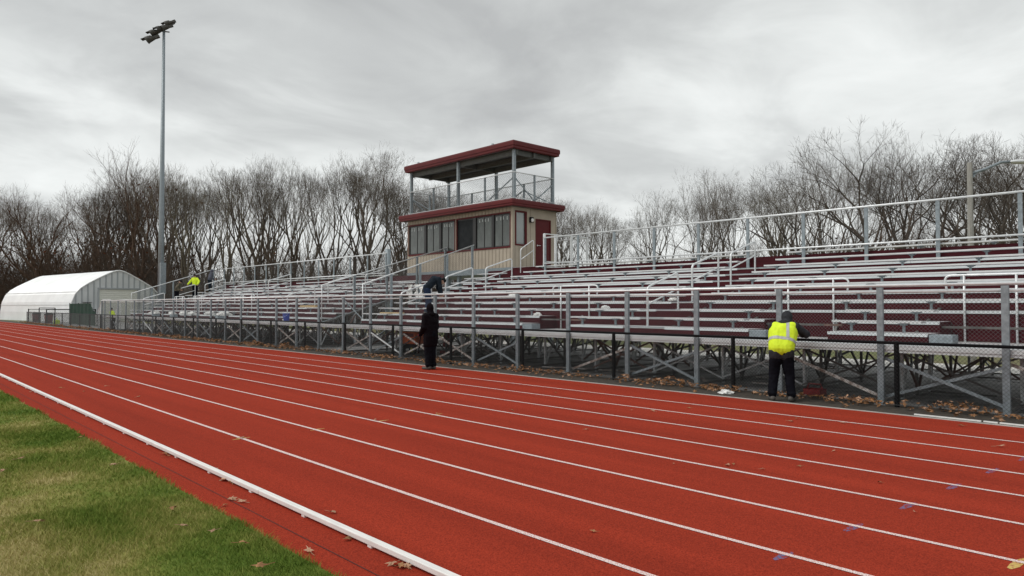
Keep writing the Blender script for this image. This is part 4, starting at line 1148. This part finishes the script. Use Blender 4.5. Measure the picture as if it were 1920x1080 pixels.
# ------------------------------------------------------------------ small things
def bucket(x, Y, z, m, label, r=.15, h=.36):
    t = thing('bucket', label, 'bucket', (x, Y, z))
    b = MB(); b.tube([(x,Y,z),(x,Y,z+h)], [r*.85, r], 18); b.tube([(x,Y,z+h-.03),(x,Y,z+h+.004)], r+.012, 18); b.build('pail', m, t, True)
    b = MB(); b.tube([(x-r-.01,Y,z+h-.03),(x-r*.8,Y-.1,z+h-.13),(x,Y-.16,z+h-.17),(x+r*.8,Y-.1,z+h-.13),(x+r+.01,Y,z+h-.03)], .005, 6); b.build('handle', M_galvb, t)
    b = MB(); b.quad((x-.07,Y-r-.006,z+.06),(x+.07,Y-r-.006,z+.06),(x+.07,Y-r-.006,z+.10),(x-.07,Y-r-.006,z+.10)); b.build('paper_label', M_plast, t)
bucket(XatY(537, 14.0), 14.0, 1.02, M_blue, 'blue plastic bucket standing on the front walkway of the left bleachers')
def planks(u, k, n, L, label):
    Y = seatY(k); x = XatY(u, Y); b = MB()
    for i in range(n): b.box(x-L/2+.1*i, x+L/2-.05*i, Y-.10+.0*i, Y+.10-.02*i, seatZ(k)+.045*i+.002, seatZ(k)+.045*i+.043)
    tag(bevel(b.build('lumber', M_wood), .004), label, 'boards')
planks(580, 2, 2, 1.6, 'pale pine boards lying on the second bench beside the gap'); planks(735, 1, 1, 1.3, 'single pine board on the lowest bench right of the gap')
def crumple(x, Y, z, s, m, name, label, cat, seed, flat=.5, group=None):
    b = MB(); b.ell((0,0,0), (1,1,flat), 20, 14); me = b.mesh(name, m)
    for v in me.vertices:
        q = v.co*2.1+Vector((seed,0,0)); v.co *= (1+.55*noise.noise(q)+.3*noise.noise(q*2.7)); v.co *= s; v.co.z = max(v.co.z, -.25*flat*s)
    me.update(); o = link(name, me, None, (x, Y, z+.25*flat*s)); tag(o, label, cat, group)
x, Y = ground(1352, 738); crumple(x, Y+.14, .0, .15, M_plast, 'plastic_sheet', 'crumpled pale plastic lying among the leaves at the track edge', 'plastic sheet', 3, .35)
for i, (u, k) in enumerate(((961, 4), (1008, 1), (1135, 2), (1262, 3))):
    Y = seatY(k); crumple(XatY(u, Y), Y, seatZ(k), .11, M_plast, 'crumpled_bag', ['small crumpled white bag on a bench near the press box aisle', 'crumpled cream bag on the lowest bench by the grey step', 'crumpled white bag on the second bench left of the middle aisle', 'crumpled white bag on the third bench left of the middle aisle'][i], 'bag', 7+i, .6)
for i, (u, k, s) in enumerate(((297, 1, .30), (330, 1, .22), (352, 1, .30), (365, 1, .25), (402, 1, .30), (428, 1, .32))):
    Y = seatY(k); crumple(XatY(u, Y), Y-.2, deckZ(1), s, M_plast, 'work_bag', 'pale bundle lying on the lowest rows of the left bleachers near their left end', 'bundle', 20+i, .5, 'pale bundles on the lowest rows')
for i, (u, w) in enumerate(((768, .30), (781, .16), (789, .2))):
    Y = 16.6; x = XatY(u, Y); z = zs(545, u, Y); b = MB(); n = 8
    for a in range(n):
        za, zb_ = z-.35+.6*a/n, z-.35+.6*(a+1)/n; o1, o2 = .04*math.sin(a*1.3+i), .04*math.sin((a+1)*1.3+i)
        b.quad((x-w/2+o1, Y+o1, za), (x+w/2+o1*.3, Y-o1, za), (x+w/2+o2*.3, Y-o2, zb_), (x-w/2+o2, Y+o2, zb_))
    o = b.build('plastic_wrap', M_plast); m_ = o.modifiers.new('t', 'SOLIDIFY'); m_.thickness = .01
    tag(o, 'torn white plastic wrap hanging beside the bending person', 'plastic wrap', 'torn white plastic beside the bending person')
# red tray by the fence
x, Y = ground(1524, 748); Y = 13.5; x = XatY(1526, Y)
t = thing('tool_tray', 'red plastic tool tray on the ground under the bleachers near the yellow vest', 'tool tray', (x, Y, 0))
b = MB(); b.box(x-.16, x+.16, Y-.15, Y+.15, .02, .04)
for (a0,a1,c0,c1) in ((x-.16,x+.16,Y-.15,Y-.13),(x-.16,x+.16,Y+.13,Y+.15),(x-.16,x-.14,Y-.13,Y+.13),(x+.14,x+.16,Y-.13,Y+.13)): b.box(a0,a1,c0,c1,.041,.13)
b.build('tray', M_redp, t); b = MB(); b.tube([(x-.15,Y,.12),(x-.11,Y,.22),(x+.11,Y,.22),(x+.15,Y,.12)], .014, 8); b.build('handle', M_redp, t)
# orange machine under the stand
Y = 14.75; x = XatY(778, Y)
t = thing('generator', 'orange and black wheeled generator standing under the bleachers left of the person in black', 'generator', (x, Y, 0))
b = MB(); b.box(x-.45, x+.45, Y-.3, Y+.3, .36, .80); o = b.build('housing', M_orange, t); bevel(o, .04)
b = MB(); b.box(x-.30, x+.35, Y-.306, Y-.301, .62, .74); b.build('panel', M_redp, t)
b = MB(); b.box(x-.5, x+.5, Y-.28, Y+.28, .22, .355); b.build('chassis', M_black, t)
for sx in (-.32, .32):
    b = MB(); b.tube([(x+sx, Y-.36, .17), (x+sx, Y-.27, .17)], .17, 18); w = b.build('wheel', M_rubber, t)
    b = MB(); b.tube([(x+sx, Y-.366, .17), (x+sx, Y-.3601, .17)], .08, 14); b.build('hub', M_yel, w)
b = MB(); b.tube([(x-.45,Y,.5),(x-.75,Y,.72),(x-.8,Y,.72)], .02, 8); b.build('handle', M_black, t)
# a second red piece right of the person in black
x2 = XatY(838, 15.2); b = MB(); b.tube([(x2,15.2,.3),(x2+.12,15.2,.7)], .16, 16); b.tube([(x2+.12,15.2,.7),(x2+.14,15.2,.78)], [.16,.03], 16); b.box(x2-.2,x2+.2,15.05,15.35,.0,.16); b.tube([(x2+.14,15.2,.76),(x2+.3,15.1,.8),(x2+.4,15.1,.4)], .02, 6)
tag(b.build('red_cylinder', M_redp), 'red gas cylinder with a hose under the bleachers right of the person in black', 'cylinder')
# white strips lying on the track edge
b0 = [(1713, 1837), (1842, 1868), (1872, 1925)]
for i, (ua, ub) in enumerate(b0):
    xa, xb = XatY(ua, 12.14), XatY(ub, 12.12); b = MB(); b.bar((xa, 12.10, .03), (xb, 12.09, .03), .035, .018)
    tag(b.build('plastic_strip', M_plast), ['longest white plastic strip lying along the track edge at the right', 'short white plastic strip lying between two longer ones on the track edge', 'white plastic strip on the track edge at the right border'][i], 'strip')
# parts left on the ground under the right stand
r_ = random.Random(4)
b = MB()
for i in range(60):
    x = r_.uniform(-22, 0); Y = r_.uniform(14, 20.5); a = r_.gauss(0, .4); l = r_.uniform(.2, .8)
    b.mi = 0 if r_.random() < .6 else 1
    b.bar((x-l*math.cos(a), Y-l*math.sin(a), .03+.02*r_.random()), (x+l*math.cos(a), Y+l*math.sin(a), .03+.03*r_.random()), r_.uniform(.04, .09), .03)
tag(b.build('scrap', [M_frame, M_dirtybar]), 'scattered metal offcuts lying on the gravel under the right bleachers', 'scrap', kind='stuff')

# ------------------------------------------------------------------ world, light, camera
w = bpy.data.worlds.new('World'); scene.world = w; w.use_nodes = True; nt = w.node_tree
bg = nt.nodes['Background']
EL, ROT = 52, 200
skyt = nt.nodes.new('ShaderNodeTexSky'); skyt.sky_type = 'NISHITA'; skyt.sun_disc = False; skyt.sun_elevation = R(EL); skyt.sun_rotation = R(ROT)
tc = nt.nodes.new('ShaderNodeTexCoord'); sx = nt.nodes.new('ShaderNodeSeparateXYZ'); nt.links.new(tc.outputs['Generated'], sx.inputs[0])
def mth(op, a, b_=None, c_=None):
    n = nt.nodes.new('ShaderNodeMath'); n.operation = op
    for i, v in enumerate((a, b_, c_)):
        if v is None: continue
        if isinstance(v, (int, float)): n.inputs[i].default_value = v
        else: nt.links.new(v, n.inputs[i])
    return n.outputs[0]
zc = mth('ADD', mth('MAXIMUM', sx.outputs['Z'], 0.0), .16)
cx = nt.nodes.new('ShaderNodeCombineXYZ'); nt.links.new(mth('DIVIDE', sx.outputs['X'], zc), cx.inputs[0]); nt.links.new(mth('DIVIDE', sx.outputs['Y'], zc), cx.inputs[1])
def nz(scale, det, rough, dist_=0, off=(0,0,0), sc=(1,1,1)):
    mp = nt.nodes.new('ShaderNodeMapping'); mp.inputs['Location'].default_value = off; mp.inputs['Scale'].default_value = sc; mp.inputs['Rotation'].default_value = (0, 0, R(20)); nt.links.new(cx.outputs[0], mp.inputs['Vector'])
    n = nt.nodes.new('ShaderNodeTexNoise'); n.inputs['Scale'].default_value = scale; n.inputs['Detail'].default_value = det; n.inputs['Roughness'].default_value = rough; n.inputs['Distortion'].default_value = dist_
    nt.links.new(mp.outputs[0], n.inputs['Vector']); return n.outputs['Fac']
n1 = nz(.75, 6, .5, .5, (3.1, 1.7, 0), (1, .8, 1)); n2 = nz(2.2, 6, .55, .6, (7, 2, 0), (1, .8, 1))
cl = mth('ADD', mth('MULTIPLY', n1, .68), mth('MULTIPLY', n2, .32))
# overcast is paler towards the horizon
hz = mth('MULTIPLY', mth('POWER', mth('SUBTRACT', 1.0, mth('MINIMUM', mth('MAXIMUM', sx.outputs['Z'], 0.0), 1.0)), 4.0), .15)
fc = mth('ADD', cl, hz)
rp = nt.nodes.new('ShaderNodeValToRGB'); cr = rp.color_ramp
cr.elements[0].position = .40; cr.elements[0].color = (.42, .43, .43, 1)
cr.elements[1].position = .72; cr.elements[1].color = (.84, .86, .85, 1)
e = cr.elements.new(.50); e.color = (.53, .545, .54, 1)
e = cr.elements.new(.60); e.color = (.70, .72, .71, 1)
nt.links.new(fc, rp.inputs['Fac'])
# thin share of clear sky light mixed under the cloud
mx = nt.nodes.new('ShaderNodeMix'); mx.data_type = 'RGBA'; mx.inputs['Factor'].default_value = .97
sk = nt.nodes.new('ShaderNodeVectorMath'); sk.operation = 'SCALE'; sk.inputs['Scale'].default_value = .1; nt.links.new(skyt.outputs['Color'], sk.inputs[0])
nt.links.new(sk.outputs[0], mx.inputs[6]); nt.links.new(rp.outputs['Color'], mx.inputs[7]); nt.links.new(mx.outputs[2], bg.inputs['Color'])
bg.inputs['Strength'].default_value = 1.0
sd = bpy.data.lights.new('sun', 'SUN'); sd.energy = 1.5; sd.angle = R(35); sd.color = (1, .97, .93)
so = bpy.data.objects.new('sun', sd); COL.objects.link(so)
dirv = Vector((-.35, -.55, -0)).normalized()*math.cos(R(EL)) + Vector((0,0,math.sin(R(EL))))
so.rotation_euler = dirv.to_track_quat('Z', 'Y').to_euler(); so.location = (0, -20, 40)
skyt.sun_rotation = math.atan2(dirv.x, dirv.y)

cam = bpy.data.cameras.new('camera'); cam.sensor_width = 36; cam.lens = F/1920*36; cam.clip_end = 3000; cam.clip_start = .05
co = bpy.data.objects.new('camera', cam); COL.objects.link(co); co.location = (0, 0, H)
fwd = Vector((-CA, SA, 0))*math.cos(R(1.43)) + Vector((0,0,math.sin(R(1.43))))
co.rotation_euler = fwd.to_track_quat('-Z', 'Y').to_euler(); scene.camera = co
scene.view_settings.view_transform = 'Standard'; scene.view_settings.look = 'None'; scene.view_settings.gamma = 1; scene.view_settings.exposure = .27
scene.view_settings.use_curve_mapping = False
scene.render.engine = 'CYCLES'; scene.cycles.max_bounces = 6; scene.cycles.diffuse_bounces = 3; scene.cycles.glossy_bounces = 3; scene.cycles.use_denoising = True
